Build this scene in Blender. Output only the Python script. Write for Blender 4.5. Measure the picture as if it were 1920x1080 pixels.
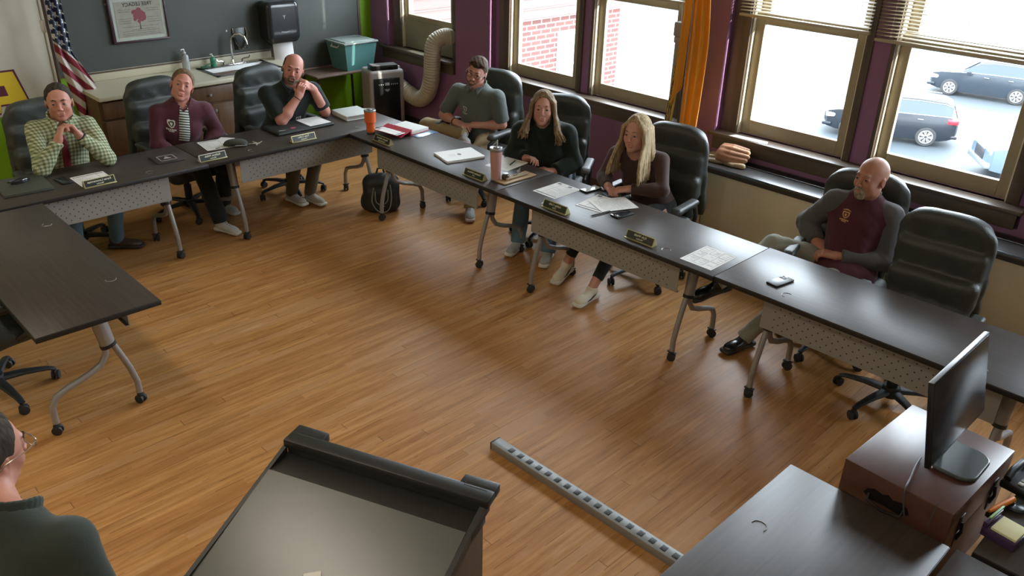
import bpy, bmesh, math, random
import numpy as np
from mathutils import Vector, Matrix, noise
for o in list(bpy.data.objects): bpy.data.objects.remove(o)
S = bpy.context.scene
COL = S.collection
PI = math.pi
random.seed(7)
# ---------------------------------------------------------------- camera
def cam_rot(yaw, pitch, roll):
    cy, sy, cp, sp = math.cos(yaw), math.sin(yaw), math.cos(pitch), math.sin(pitch)
    f = Vector((sy*cp, cy*cp, -sp)); r = Vector((cy, -sy, 0)); d = f.cross(r)
    cr, sr = math.cos(roll), math.sin(roll)
    return cr*r+sr*d, -sr*r+cr*d, f
_r, _d, _f = cam_rot(.781199, .470439, -.02735)
cd = bpy.data.cameras.new('camera'); cam = bpy.data.objects.new('camera', cd); COL.objects.link(cam)
cam.matrix_world = Matrix(((_r.x, -_d.x, -_f.x, 0), (_r.y, -_d.y, -_f.y, 0), (_r.z, -_d.z, -_f.z, 2.82), (0, 0, 0, 1)))
cd.sensor_width = 36; cd.lens = 36*1565.86/1920; cd.clip_start = .05; cd.clip_end = 500
S.camera = cam
# ---------------------------------------------------------------- world, sun, exposure
S.view_settings.view_transform = 'Standard'; S.view_settings.look = 'None'
S.view_settings.exposure = 1.25; S.view_settings.gamma = 1; S.view_settings.use_curve_mapping = False
W = bpy.data.worlds.new('sky'); S.world = W; W.use_nodes = True
nt = W.node_tree; bg = nt.nodes['Background']
bg.inputs[0].default_value = (.82, .90, 1.0, 1); bg.inputs[1].default_value = SKY = 10.0
sl = bpy.data.lights.new('sun', 'SUN'); sun = bpy.data.objects.new('sun', sl); COL.objects.link(sun)
sl.energy = 7.0; sl.color = (1, .93, .82); sl.angle = math.radians(.6)
sun.rotation_euler = Vector((-.21, 1, -.2)).to_track_quat('-Z', 'Y').to_euler()
sun.location = (9, -20, 9)
CEIL = 3.6
CEIL_LIGHT = 8.0
# ---------------------------------------------------------------- render aids
S.cycles.use_denoising = True
S.cycles.max_bounces = 8; S.cycles.transparent_max_bounces = 12
S.cycles.sample_clamp_indirect = 4
S.cycles.caustics_reflective = False; S.cycles.caustics_refractive = False
# ---------------------------------------------------------------- materials
MATS = {}
def mat(name, col, rough=.6, metal=0, spec=.5, var=0, vscale=8, bump=0, bscale=60, coat=0, alpha=1, emit=None, estr=0, trans=0, sheen=0):
    if name in MATS: return MATS[name]
    m = bpy.data.materials.new(name); m.use_nodes = True; n = m.node_tree.nodes; l = m.node_tree.links
    b = n['Principled BSDF']
    b.inputs['Base Color'].default_value = (*col, 1); b.inputs['Roughness'].default_value = rough
    b.inputs['Metallic'].default_value = metal; b.inputs['Specular IOR Level'].default_value = spec
    b.inputs['Coat Weight'].default_value = coat; b.inputs['Alpha'].default_value = alpha
    b.inputs['Transmission Weight'].default_value = trans; b.inputs['Sheen Weight'].default_value = sheen
    if emit: b.inputs['Emission Color'].default_value = (*emit, 1); b.inputs['Emission Strength'].default_value = estr
    if var or bump:
        tc = n.new('ShaderNodeTexCoord')
        if var:
            t = n.new('ShaderNodeTexNoise'); t.inputs['Scale'].default_value = vscale; t.inputs['Detail'].default_value = 4
            l.new(tc.outputs['Object'], t.inputs['Vector'])
            mx = n.new('ShaderNodeMix'); mx.data_type = 'RGBA'
            mx.inputs['A'].default_value = (*[c*(1-var) for c in col], 1); mx.inputs['B'].default_value = (*[min(1, c*(1+var)) for c in col], 1)
            l.new(t.outputs['Fac'], mx.inputs['Factor']); l.new(mx.outputs['Result'], b.inputs['Base Color'])
        if bump:
            t2 = n.new('ShaderNodeTexNoise'); t2.inputs['Scale'].default_value = bscale; t2.inputs['Detail'].default_value = 3
            l.new(tc.outputs['Object'], t2.inputs['Vector'])
            bm = n.new('ShaderNodeBump'); bm.inputs['Strength'].default_value = bump; bm.inputs['Distance'].default_value = .01
            l.new(t2.outputs['Fac'], bm.inputs['Height']); l.new(bm.outputs['Normal'], b.inputs['Normal'])
    MATS[name] = m
    return m
class NB:
    """small node builder"""
    def __init__(s, name):
        s.m = bpy.data.materials.new(name); s.m.use_nodes = True; MATS[name] = s.m
        s.n = s.m.node_tree.nodes; s.l = s.m.node_tree.links; s.b = s.n['Principled BSDF']
        s.tc = s.n.new('ShaderNodeTexCoord')
    def node(s, t, ins=None, **kw):
        x = s.n.new('ShaderNode'+t)
        for k, v in kw.items(): setattr(x, k, v)
        for k, v in (ins or {}).items():
            if isinstance(v, bpy.types.NodeSocket): s.l.new(v, x.inputs[k])
            else: x.inputs[k].default_value = v
        return x
    def math(s, op, a, b=None, c=None):
        x = s.n.new('ShaderNodeMath'); x.operation = op
        for i, v in enumerate((a, b, c)):
            if v is None: continue
            if isinstance(v, bpy.types.NodeSocket): s.l.new(v, x.inputs[i])
            else: x.inputs[i].default_value = v
        return x.outputs[0]
    def sep(s, v):
        x = s.n.new('ShaderNodeSeparateXYZ'); s.l.new(v, x.inputs[0]); return x.outputs
    def comb(s, x_, y_, z_):
        x = s.n.new('ShaderNodeCombineXYZ')
        for i, v in enumerate((x_, y_, z_)):
            if isinstance(v, bpy.types.NodeSocket): s.l.new(v, x.inputs[i])
            else: x.inputs[i].default_value = v
        return x.outputs[0]
    def mix(s, f, a, b):
        x = s.n.new('ShaderNodeMix'); x.data_type = 'RGBA'
        for k, v in (('Factor', f), ('A', a), ('B', b)):
            if isinstance(v, bpy.types.NodeSocket): s.l.new(v, x.inputs[k])
            else: x.inputs[k].default_value = v if k == 'Factor' else (*v, 1)
        return x.outputs['Result']
    def ramp(s, f, stops):
        x = s.n.new('ShaderNodeValToRGB'); s.l.new(f, x.inputs[0]); e = x.color_ramp.elements
        while len(e) < len(stops): e.new(.5)
        for q, (p, c) in zip(e, stops): q.position = p; q.color = (*c, 1)
        return x.outputs[0]
    def set(s, **kw):
        for k, v in kw.items():
            k = k.replace('_', ' ')
            if isinstance(v, bpy.types.NodeSocket): s.l.new(v, s.b.inputs[k])
            else: s.b.inputs[k].default_value = (*v, 1) if isinstance(v, tuple) else v
        return s.m
# ---------------------------------------------------------------- object helpers
def tag(o, label=None, cat=None, group=None, kind=None):
    if label: o['label'] = label
    if cat: o['category'] = cat
    if group: o['group'] = group
    if kind: o['kind'] = kind
    return o
def thing(name, label, cat, loc=(0, 0, 0), rz=0, group=None):
    o = bpy.data.objects.new(name, None); COL.objects.link(o); o.location = loc; o.rotation_euler = (0, 0, rz)
    o.empty_display_size = .05
    return tag(o, label, cat, group)
def link(name, me, m, parent=None):
    o = bpy.data.objects.new(name, me); COL.objects.link(o)
    for x in (m if isinstance(m, (list, tuple)) else [m]): me.materials.append(x)
    if parent: o.parent = parent
    return o
class MB:
    def __init__(s): s.bm = bmesh.new(); s.mi = 0
    def _add(s, verts, faces, M=None, smooth=False):
        vs = [s.bm.verts.new(M @ Vector(v) if M else v) for v in verts]
        for f in faces:
            try:
                q = s.bm.faces.new([vs[i] for i in f]); q.material_index = s.mi; q.smooth = smooth
            except ValueError: pass
        return s
    def box(s, lo, hi, bev=0, M=None, seg=2):
        (x0, y0, z0), (x1, y1, z1) = lo, hi
        if bev <= 0:
            v = [(x0,y0,z0),(x1,y0,z0),(x1,y1,z0),(x0,y1,z0),(x0,y0,z1),(x1,y0,z1),(x1,y1,z1),(x0,y1,z1)]
            return s._add(v, [(0,3,2,1),(4,5,6,7),(0,1,5,4),(1,2,6,5),(2,3,7,6),(3,0,4,7)], M)
        b = bmesh.new(); bmesh.ops.create_cube(b, size=1)
        for v in b.verts: v.co = Vector(((x0+x1)/2+v.co.x*(x1-x0), (y0+y1)/2+v.co.y*(y1-y0), (z0+z1)/2+v.co.z*(z1-z0)))
        bmesh.ops.bevel(b, geom=b.edges[:], offset=min(bev, .49*min(x1-x0, y1-y0, z1-z0)), segments=seg, affect='EDGES', profile=.5)
        s._add([v.co.copy() for v in b.verts], [[v.index for v in f.verts] for f in b.faces], M, True); b.free(); return s
    def prism(s, pts, z0, z1, M=None, smooth=False):
        n = len(pts)
        v = [(p[0], p[1], z0) for p in pts]+[(p[0], p[1], z1) for p in pts]
        return s._add(v, [tuple(range(n))[::-1], tuple(range(n, 2*n))]+[(i, (i+1) % n, n+(i+1) % n, n+i) for i in range(n)], M, smooth)
    def tube(s, pts, r, seg=10, M=None, flat=1, up=None, cap=True):
        pts = [Vector(p) for p in pts]; n = len(pts); rs = r if isinstance(r, (list, tuple)) else [r]*n
        V = []; F = []; pn = None
        for i, p in enumerate(pts):
            t = (pts[min(i+1, n-1)]-pts[max(i-1, 0)]).normalized()
            a = up if up is not None else (pn if pn is not None else (Vector((0, 0, 1)) if abs(t.z) < .9 else Vector((1, 0, 0))))
            a = Vector(a); nn = (a-t*a.dot(t)).normalized(); pn = nn; bb = t.cross(nn)
            for k in range(seg):
                th = 2*PI*k/seg
                V.append(p+nn*math.cos(th)*rs[i]*flat+bb*math.sin(th)*rs[i])
        for i in range(n-1):
            for k in range(seg): F.append((i*seg+k, i*seg+(k+1) % seg, (i+1)*seg+(k+1) % seg, (i+1)*seg+k))
        if cap: F += [tuple(range(seg))[::-1], tuple(range((n-1)*seg, n*seg))]
        return s._add(V, F, M, True)
    def lathe(s, prof, seg=24, M=None, cap=True):
        V = []; F = []; n = len(prof)
        for r, z in prof:
            for k in range(seg): V.append((r*math.cos(2*PI*k/seg), r*math.sin(2*PI*k/seg), z))
        for i in range(n-1):
            for k in range(seg): F.append((i*seg+k, i*seg+(k+1) % seg, (i+1)*seg+(k+1) % seg, (i+1)*seg+k))
        if cap: F += [tuple(range(seg))[::-1], tuple(range((n-1)*seg, n*seg))]
        return s._add(V, F, M, True)
    def quad(s, a, b, c, d): return s._add([a, b, c, d], [(0, 1, 2, 3)])
    def done(s, name, m, parent=None, loc=None, rz=None, auto=40):
        me = bpy.data.meshes.new(name); bmesh.ops.recalc_face_normals(s.bm, faces=s.bm.faces[:]); s.bm.to_mesh(me); s.bm.free()
        if auto:
            try: me.set_sharp_from_angle(angle=math.radians(auto))
            except Exception: pass
        o = link(name, me, m, parent)
        if loc: o.location = loc
        if rz is not None: o.rotation_euler = (0, 0, rz)
        return o
def struct(name, mb, m): return tag(mb.done(name, m), kind='structure')
def copy_tree(o, parent=None):
    c = o.copy(); COL.objects.link(c)
    if parent is not None: c.parent = parent
    for ch in [x for x in KIDS.get(o.name, [])]: copy_tree(ch, c)
    return c
KIDS = {}
def index_kids():
    KIDS.clear()
    for o in COL.objects:
        if o.parent: KIDS.setdefault(o.parent.name, []).append(o)
def T(x, y, z, rx=0, ry=0, rz=0): return Matrix.Translation((x, y, z)) @ Matrix.Rotation(rz, 4, 'Z') @ Matrix.Rotation(ry, 4, 'Y') @ Matrix.Rotation(rx, 4, 'X')
def text_mesh(s, size, align='CENTER', ext=.0004, mirror=False, bold=False):
    cu = bpy.data.curves.new('t', 'FONT'); cu.body = s; cu.size = size; cu.align_x = align; cu.align_y = 'CENTER'; cu.extrude = ext; cu.resolution_u = 2
    if bold: cu.offset = size*.02
    o = bpy.data.objects.new('t', cu); COL.objects.link(o); dg = bpy.context.evaluated_depsgraph_get()
    me = bpy.data.meshes.new_from_object(o.evaluated_get(dg)); bpy.data.objects.remove(o); bpy.data.curves.remove(cu)
    me.materials.clear()
    if mirror:
        for v in me.vertices: v.co.x *= -1
        me.flip_normals()
    return me
# ---------------------------------------------------------------- signed-distance meshing (smooth organic shapes)
def axes_for(lo, hi, h, fine=()):
    out = []
    for i in range(3):
        a = [lo[i]]
        while a[-1] < hi[i]:
            x = a[-1]; st = h
            for (fl, fh, hf) in fine:
                if fl[i]-st <= x <= fh[i]: st = min(st, hf)
            a.append(x+st)
        out.append(np.array(a, dtype=np.float32))
    return out
class SDF:
    def __init__(s): s.p = []
    def cap(s, a, b, r0, r1=None, k=.02, op='u', clip=None):
        a = np.array(a, float); b = np.array(b, float); r1 = r0 if r1 is None else r1
        def f(X, Y, Z):
            d = b-a; L = max(d@d, 1e-9)
            t = np.clip(((X-a[0])*d[0]+(Y-a[1])*d[1]+(Z-a[2])*d[2])/L, 0, 1)
            q = np.sqrt((X-a[0]-t*d[0])**2+(Y-a[1]-t*d[1])**2+(Z-a[2]-t*d[2])**2)-(r0+(r1-r0)*t)
            if clip is not None:
                for (c, n) in clip:
                    q = np.maximum(q, (X-c[0])*n[0]+(Y-c[1])*n[1]+(Z-c[2])*n[2])
            return q
        m = max(r0, r1); s.p.append((f, np.minimum(a, b)-m, np.maximum(a, b)+m, k, op)); return s
    def ell(s, c, r, R=None, k=.02, op='u'):
        c = np.array(c, float); r = np.array(r, float); R = np.eye(3) if R is None else np.array(R, float)  # rows = local axes
        def f(X, Y, Z):
            x, y, z = X-c[0], Y-c[1], Z-c[2]
            u = [(x*R[i][0]+y*R[i][1]+z*R[i][2]) for i in range(3)]
            k0 = np.sqrt((u[0]/r[0])**2+(u[1]/r[1])**2+(u[2]/r[2])**2); k1 = np.sqrt((u[0]/r[0]**2)**2+(u[1]/r[1]**2)**2+(u[2]/r[2]**2)**2)
            return k0*(k0-1)/np.maximum(k1, 1e-6)
        e = np.sqrt(((R*r[:, None])**2).sum(0)); s.p.append((f, c-e, c+e, k, op)); return s
    def box(s, c, h, rad, R=None, k=.02, op='u'):
        c = np.array(c, float); h = np.array(h, float); R = np.eye(3) if R is None else np.array(R, float)
        def f(X, Y, Z):
            x, y, z = X-c[0], Y-c[1], Z-c[2]
            q = [np.abs(x*R[i][0]+y*R[i][1]+z*R[i][2])-(h[i]-rad) for i in range(3)]
            return np.sqrt(sum(np.maximum(v, 0)**2 for v in q))+np.minimum(np.maximum(q[0], np.maximum(q[1], q[2])), 0)-rad
        e = (np.abs(R)*h[:, None]).sum(0); s.p.append((f, c-e, c+e, k, op)); return s
    def plane(s, c, n, op='i', k=.006):
        c = np.array(c, float); n = np.array(n, float); n = n/np.linalg.norm(n)
        s.p.append((lambda X, Y, Z: (X-c[0])*n[0]+(Y-c[1])*n[1]+(Z-c[2])*n[2], None, None, k, op)); return s
    def offset(s, v): s.p.append((v, None, None, 0, 'off')); return s
    def noise(s, fn): s.p.append((fn, None, None, 0, 'n')); return s
    def bounds(s):
        b = [(p[1], p[2]) for p in s.p if p[1] is not None and p[4] == 'u']
        return np.min([x[0] for x in b], 0), np.max([x[1] for x in b], 0)
    def mesh(s, name, h=.01, fine=(), smooth=1, lohi=None):
        lo, hi = lohi if lohi else s.bounds(); lo = np.array(lo)-3*h; hi = np.array(hi)+3*h
        ax = axes_for(lo, hi, h, fine); A, B, C = [len(a) for a in ax]
        D = np.full((A, B, C), 1.0, dtype=np.float32)
        for f, l, u, k, op in s.p:
            if op == 'off': D -= f; continue
            if op == 'n':
                D += f(ax[0][:, None, None], ax[1][None, :, None], ax[2][None, None, :]).astype(np.float32); continue
            if l is None or op == 'i': i0 = [0]*3; i1 = [A, B, C]
            else:
                g = k+.03
                i0 = [int(np.searchsorted(ax[i], l[i]-g)) for i in range(3)]; i1 = [int(np.searchsorted(ax[i], u[i]+g)) for i in range(3)]
            sl_ = tuple(slice(i0[i], i1[i]) for i in range(3)); sub = D[sl_]
            if 0 in sub.shape: continue
            d = f(ax[0][sl_[0]][:, None, None], ax[1][sl_[1]][None, :, None], ax[2][sl_[2]][None, None, :]).astype(np.float32)
            if op == 'u':
                e = np.maximum(k-np.abs(sub-d), 0)/max(k, 1e-6); D[sl_] = np.minimum(sub, d)-e*e*k*.25
            elif op == 's':
                d = -d; e = np.maximum(k-np.abs(sub-d), 0)/max(k, 1e-6); D[sl_] = np.maximum(sub, d)+e*e*k*.25
            else:
                d = np.broadcast_to(d, sub.shape); e = np.maximum(k-np.abs(sub-d), 0)/max(k, 1e-6); D[sl_] = np.maximum(sub, d)+e*e*k*.25
        return surface_net(D, ax, name, smooth)
def surface_net(D, ax, name, smooth=1):
    ins = D < 0; A, B, C = D.shape
    c = np.zeros((A-1, B-1, C-1), np.int8)
    for i in (0, 1):
        for j in (0, 1):
            for k in (0, 1): c += ins[i:A-1+i, j:B-1+j, k:C-1+k]
    act = (c > 0) & (c < 8); idx = np.full(act.shape, -1, np.int32); cells = np.argwhere(act); idx[act] = np.arange(len(cells))
    acc = np.zeros((len(cells), 3)); cnt = np.zeros(len(cells)); ci, cj, ck = cells.T
    g = [a.astype(np.float64) for a in ax]
    for axis in range(3):
        o1, o2 = [a for a in range(3) if a != axis]
        for p in (0, 1):
            for q in (0, 1):
                s0 = [0, 0, 0]; s0[o1] = p; s0[o2] = q; s1 = list(s0); s1[axis] = 1
                i0 = (ci+s0[0], cj+s0[1], ck+s0[2]); i1 = (ci+s1[0], cj+s1[1], ck+s1[2])
                a = D[i0].astype(float); b = D[i1].astype(float); m = (a < 0) != (b < 0)
                t = a[m]/(a[m]-b[m])
                for d in range(3):
                    x0 = g[d][i0[d][m]]; x1 = g[d][i1[d][m]]; acc[m, d] += x0+(x1-x0)*t
                cnt[m] += 1
    V = acc/cnt[:, None]
    F = []
    for axis in range(3):
        o1, o2 = (axis+1) % 3, (axis+2) % 3
        s0 = [slice(1, n-1) for n in D.shape]; s0[axis] = slice(0, D.shape[axis]-1)
        s1 = list(s0); s1[axis] = slice(1, D.shape[axis])
        a = ins[tuple(s0)]; b = ins[tuple(s1)]; e = np.argwhere(a != b)
        if not len(e): continue
        flip = a[tuple(e.T)]
        base = e.copy(); base[:, o1] += 1; base[:, o2] += 1
        def cell(d1, d2):
            q = base.copy(); q[:, o1] -= d1; q[:, o2] -= d2
            return idx[q[:, 0], q[:, 1], q[:, 2]]
        f = np.stack([cell(1, 1), cell(0, 1), cell(0, 0), cell(1, 0)], 1)
        f[~flip] = f[~flip][:, ::-1]; F.append(f[(f >= 0).all(1)])
    F = np.concatenate(F)
    for _ in range(smooth):
        acc = np.zeros_like(V); n = np.zeros(len(V))
        for i in range(4):
            a, b = F[:, i], F[:, (i+1) % 4]
            np.add.at(acc, a, V[b]); np.add.at(acc, b, V[a]); np.add.at(n, a, 1); np.add.at(n, b, 1)
        V = V*.5+.5*acc/np.maximum(n, 1)[:, None]
    me = bpy.data.meshes.new(name); me.vertices.add(len(V)); me.vertices.foreach_set('co', V.astype(np.float32).ravel())
    me.loops.add(F.size); me.loops.foreach_set('vertex_index', F.astype(np.int32).ravel())
    me.polygons.add(len(F)); me.polygons.foreach_set('loop_start', np.arange(0, F.size, 4, dtype=np.int32))
    me.polygons.foreach_set('loop_total', np.full(len(F), 4, np.int32)); me.polygons.foreach_set('use_smooth', np.ones(len(F), bool))
    me.update(); me.validate(); return me
# ================================================================ setting materials
def floor_mat():
    q = NB('maple_floor'); x, y, z = q.sep(q.tc.outputs['Object'])
    w = .057; row = q.math('FLOOR', q.math('DIVIDE', y, w)); fy = q.math('FRACT', q.math('DIVIDE', y, w))
    rn = q.node('TexWhiteNoise', {'W': row}, noise_dimensions='1D').outputs['Value']
    xs = q.math('DIVIDE', q.math('ADD', x, q.math('MULTIPLY', rn, 9.0)), 1.1)
    cellx = q.math('FLOOR', xs); fx = q.math('FRACT', xs)
    rb = q.node('TexWhiteNoise', {'Vector': q.comb(row, cellx, 0)}, noise_dimensions='2D').outputs['Value']
    gr = q.node('TexNoise', {'Vector': q.comb(q.math('MULTIPLY', x, 2.2), q.math('MULTIPLY', y, 34), rb), 'Scale': 1.0, 'Detail': 6.0, 'Roughness': .65}).outputs['Fac']
    c = q.ramp(gr, [(.25, (.25, .108, .030)), (.5, (.42, .205, .066)), (.78, (.60, .33, .130))])
    c2 = q.mix(q.math('MULTIPLY', rb, .42), c, (.27, .105, .03))
    big = q.node('TexNoise', {'Vector': q.tc.outputs['Object'], 'Scale': .55, 'Detail': 3.0}).outputs['Fac']
    c3 = q.mix(q.math('MULTIPLY', q.math('GREATER_THAN', rb, .86), .35), c2, (.52, .31, .15))
    worn = q.node('TexNoise', {'Vector': q.comb(q.math('MULTIPLY', x, 3), q.math('MULTIPLY', y, 14), 0), 'Scale': 1.0, 'Detail': 5.0}).outputs['Fac']
    wf = q.math('MULTIPLY', q.math('SMOOTH_MAX', q.math('SUBTRACT', worn, .60), 0, .05), q.math('MULTIPLY', big, 3.2))
    c4 = q.mix(q.math('MINIMUM', wf, .5), c3, (.62, .45, .28))
    gap = q.math('MAXIMUM', q.math('LESS_THAN', fy, .06), q.math('LESS_THAN', fx, .004))
    dk = q.node('TexNoise', {'Vector': q.comb(q.math('MULTIPLY', x, 1.6), q.math('MULTIPLY', row, .37), 0), 'Scale': 2.0}).outputs['Fac']
    gf = q.math('MULTIPLY', gap, q.math('MULTIPLY', q.math('GREATER_THAN', dk, .53), .6))
    c5 = q.mix(gf, c4, (.07, .03, .012))
    bp = q.node('Bump', {'Strength': .12, 'Distance': .004, 'Height': gr})
    rg = q.math('ADD', .30, q.math('MULTIPLY', gr, .2))
    return q.set(Base_Color=c5, Roughness=rg, Normal=bp.outputs[0], Specular_IOR_Level=.22)
def brick_mat():
    q = NB('outside_brick'); x, y, z = q.sep(q.tc.outputs['Object'])
    br = q.node('TexBrick', {'Vector': q.comb(x, z, 0), 'Color1': (.065, .020, .017, 1), 'Color2': (.045, .015, .014, 1), 'Mortar': (.12, .11, .105, 1), 'Scale': 1.0, 'Mortar Size': .012, 'Brick Width': .23, 'Row Height': .085})
    return q.set(Base_Color=br.outputs['Color'], Roughness=.9)
def asphalt_mat():
    q = NB('parking_asphalt'); n1 = q.node('TexNoise', {'Vector': q.tc.outputs['Object'], 'Scale': .09, 'Detail': 5.0}).outputs['Fac']
    c = q.ramp(n1, [(.40, (.011, .018, .023)), (.60, (.023, .031, .036))])
    return q.set(Base_Color=c, Roughness=.75)
def wood_mat(name, a, b, sc=(1, 12, 1), rough=.5, axis='z'):
    q = NB(name); x, y, z = q.sep(q.tc.outputs['Object'])
    v = {'z': q.comb(q.math('MULTIPLY', x, 18), q.math('MULTIPLY', y, 18), q.math('MULTIPLY', z, 1.2)), 'x': q.comb(q.math('MULTIPLY', x, 1.2), q.math('MULTIPLY', y, 18), q.math('MULTIPLY', z, 18)), 'y': q.comb(q.math('MULTIPLY', x, 18), q.math('MULTIPLY', y, 1.2), q.math('MULTIPLY', z, 18))}[axis]
    n1 = q.node('TexNoise', {'Vector': v, 'Scale': 1.0, 'Detail': 4.0}).outputs['Fac']
    return q.set(Base_Color=q.ramp(n1, [(.3, a), (.7, b)]), Roughness=rough)
def chalk_mat():
    q = NB('chalkboard_slate'); n1 = q.node('TexNoise', {'Vector': q.tc.outputs['Object'], 'Scale': 1.3, 'Detail': 5.0}).outputs['Fac']
    c = q.ramp(n1, [(.3, (.044, .050, .044)), (.7, (.060, .066, .058))])
    return q.set(Base_Color=c, Roughness=.55)
M_floor = floor_mat(); M_brick = brick_mat(); M_asph = asphalt_mat(); M_chalk = chalk_mat()
M_purple = mat('purple_paint', (.27, .13, .25), .5, var=.06, vscale=3, bump=.05, bscale=30)
M_green = mat('lime_green_paint', (.20, .42, .012), .5, var=.05)
M_cream = mat('cream_paint', (.50, .46, .35), .6, var=.04, vscale=2)
M_ceil = mat('ceiling_tile', (.80, .78, .72), .9, bump=.2, bscale=80)
M_casing = wood_mat('brown_window_casing', (.085, .064, .048), (.135, .100, .075), rough=.45)
M_casingy = wood_mat('brown_sill_wood', (.085, .064, .048), (.135, .100, .075), rough=.4, axis='y')
M_sash = mat('tan_sash_paint', (.34, .285, .19), .5, var=.05)
M_jamb = mat('cream_jamb_paint', (.72, .66, .52), .5)
M_base = wood_mat('dark_baseboard_wood', (.05, .032, .026), (.085, .055, .042), rough=.45, axis='y')
def glass():
    m = bpy.data.materials.new('window_glass'); m.use_nodes = True; n = m.node_tree.nodes; l = m.node_tree.links; n.clear()
    o = n.new('ShaderNodeOutputMaterial'); t = n.new('ShaderNodeBsdfTransparent'); g = n.new('ShaderNodeBsdfGlossy'); x = n.new('ShaderNodeMixShader'); f = n.new('ShaderNodeFresnel')
    t.inputs[0].default_value = (.93, .95, .95, 1); g.inputs['Roughness'].default_value = .02; f.inputs[0].default_value = 1.35
    ge = n.new('ShaderNodeNewGeometry'); mu = n.new('ShaderNodeMath'); mu.operation = 'MULTIPLY_ADD'; l.new(ge.outputs['Backfacing'], mu.inputs[0]); mu.inputs[1].default_value = -1; mu.inputs[2].default_value = 1; m2 = n.new('ShaderNodeMath'); m2.operation = 'MULTIPLY'; l.new(mu.outputs[0], m2.inputs[0]); l.new(f.outputs[0], m2.inputs[1]); l.new(m2.outputs[0], x.inputs[0]); l.new(t.outputs[0], x.inputs[1]); l.new(g.outputs[0], x.inputs[2]); l.new(x.outputs[0], o.inputs[0]); MATS['glass'] = m; return m
M_glass = glass()
# ================================================================ room shell
WX = 5.9       # window wall (recessed face); the piers stand out to 5.84
BY = 8.3       # chalkboard wall
X0, Y0 = -2.6, -2.2
struct('floor', MB().box((X0-.2, Y0-.2, -.15), (WX+.3, BY+.2, 0)), M_floor)
struct('ceiling', MB().box((X0-.2, Y0-.2, CEIL), (WX+.4, BY+.2, CEIL+.15)), M_ceil)
struct('wall_left', MB().box((X0-.2, Y0-.2, 0), (X0, BY+.2, CEIL)), M_cream)
struct('wall_front', MB().box((X0, Y0-.2, 0), (WX+.3, Y0, CEIL)), M_cream)
struct('wall_back', MB().box((X0, BY, 0), (WX+.3, BY+.2, CEIL)), M_green)
# windows: name, y0, y1 of the glazed opening (sash outer edges), sill z
WINS = [('window_1', 6.93, 7.82), ('window_2', 5.17, 6.07), ('window_3', 4.06, 4.99), ('window_4', 2.53, 3.43), ('window_5', 1.40, 2.32), ('window_6', -.40, .52)]
SILL = .93; HEAD = 3.12; MEET = 1.84
mb = MB(); ys = [BY+.2]
def seg(y0, y1, z0, z1, x=WX): mb.box((x, y0, z0), (WX+.15, y1, z1))
edges = sorted([(a-.0, b+.0) for _, a, b in WINS]); cur = Y0-.2
for a, b in edges:
    seg(cur, a, 0, CEIL); seg(a, b, 0, SILL); seg(a, b, HEAD, CEIL); cur = b
seg(cur, BY, 0, CEIL)
# piers that stand proud of the window recesses
for y0, y1 in ((7.99, 8.30), (6.28, 6.80), (3.585, 3.93), (.66, 1.27), (-2.2, -.55)):
    mb.box((WX-.085, y0, SILL-.13), (WX, y1, CEIL))
mb.box((WX-.085, Y0, 0), (WX, BY, SILL-.13))
struct('wall_right', mb, M_purple)
# exterior masonry skin seen through the reveals is part of the wall; baseboards
struct('baseboard_right', MB().box((WX-.11, 2.2, 0), (WX-.086, BY, .19), .006), M_base)
struct('baseboard_back', MB().box((4.55, BY-.025, 0), (WX-.09, BY, .19), .006), M_base)
for (nm, a, b) in WINS:
    w = thing(nm, None, None, (WX, (a+b)/2, SILL)); tag(w, kind='structure'); h = (b-a)/2
    zt = HEAD-SILL
    # casing boards inside
    m = MB()
    m.box((-.02, h+.0, -.0), (.0, h+.14, zt+.14), .005).box((-.02, -h-.055, -.0), (.0, -h, zt+.14), .005) if nm in ('window_2', 'window_4', 'window_1') else m.box((-.02, h, 0), (0, h+.03, zt+.14), .004).box((-.02, -h-.08, 0), (0, -h, zt+.14), .005)
    m.box((-.025, -h-.1, zt), (.0, h+.14, zt+.12), .005)
    m.done('casing', M_casing, w)
    # jamb lining (cream) inside the reveal
    m = MB(); m.box((.0, h-.012, 0), (.153, h+.012, zt)).box((.0, -h-.012, 0), (.153, -h+.012, zt)).box((.0, -h, zt-.01), (.153, h, zt+.01))
    m.done('jamb', M_jamb, w)
    lz = .30 if nm == 'window_1' else 0.0
    st = .085
    def sash(zb, z1, x0, x1, name, rail):
        s = MB(); s.box((x0, -h+.012, zb), (x1, -h+st, z1), .004).box((x0, h-st, zb), (x1, h-.012, z1), .004)
        s.box((x0, -h+st, zb), (x1, h-st, zb+rail), .004).box((x0, -h+st, z1-(.09 if name == 'lower_sash' else .05)), (x1, h-st, z1), .004)
        so = s.done(name, M_sash, w)
        g = MB().box(((x0+x1)/2-.002, -h+st, zb+rail), ((x0+x1)/2+.002, h-st, z1-(.09 if name == 'lower_sash' else .05))).done('pane', M_glass, so)
    sash(lz+.005, MEET-SILL+(.18 if lz else .03), .035, .075, 'lower_sash', .11 if not lz else .06)
    sash(MEET-SILL-.02+(.15 if lz else 0), zt-.01, .085, .125, 'upper_sash', .05)
    MB().box((.12, -h, -.0), (.17, h, .02)).done('outer_sill', M_jamb, w)
    if lz:
        MB().box((.03, -h+.012, .0), (.06, h-.012, lz+.004), .003).done('vent_panel', mat('vent_panel_board', (.30, .27, .19), .7, var=.15, vscale=9), w)
# stools (inner sills) with aprons
for i, (y0, y1) in enumerate(((6.80, 8.12), (3.93, 6.30), (1.26, 3.62), (-.55, .66))):
    m = MB().box((WX-.135, y0, SILL-.03), (WX+.04, y1, SILL), .008).box((WX-.095, y0+.03, SILL-.14), (WX-.06, y1-.03, SILL-.03), .006)
    struct('trim_%d' % (i+1), m, M_casingy)
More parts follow.
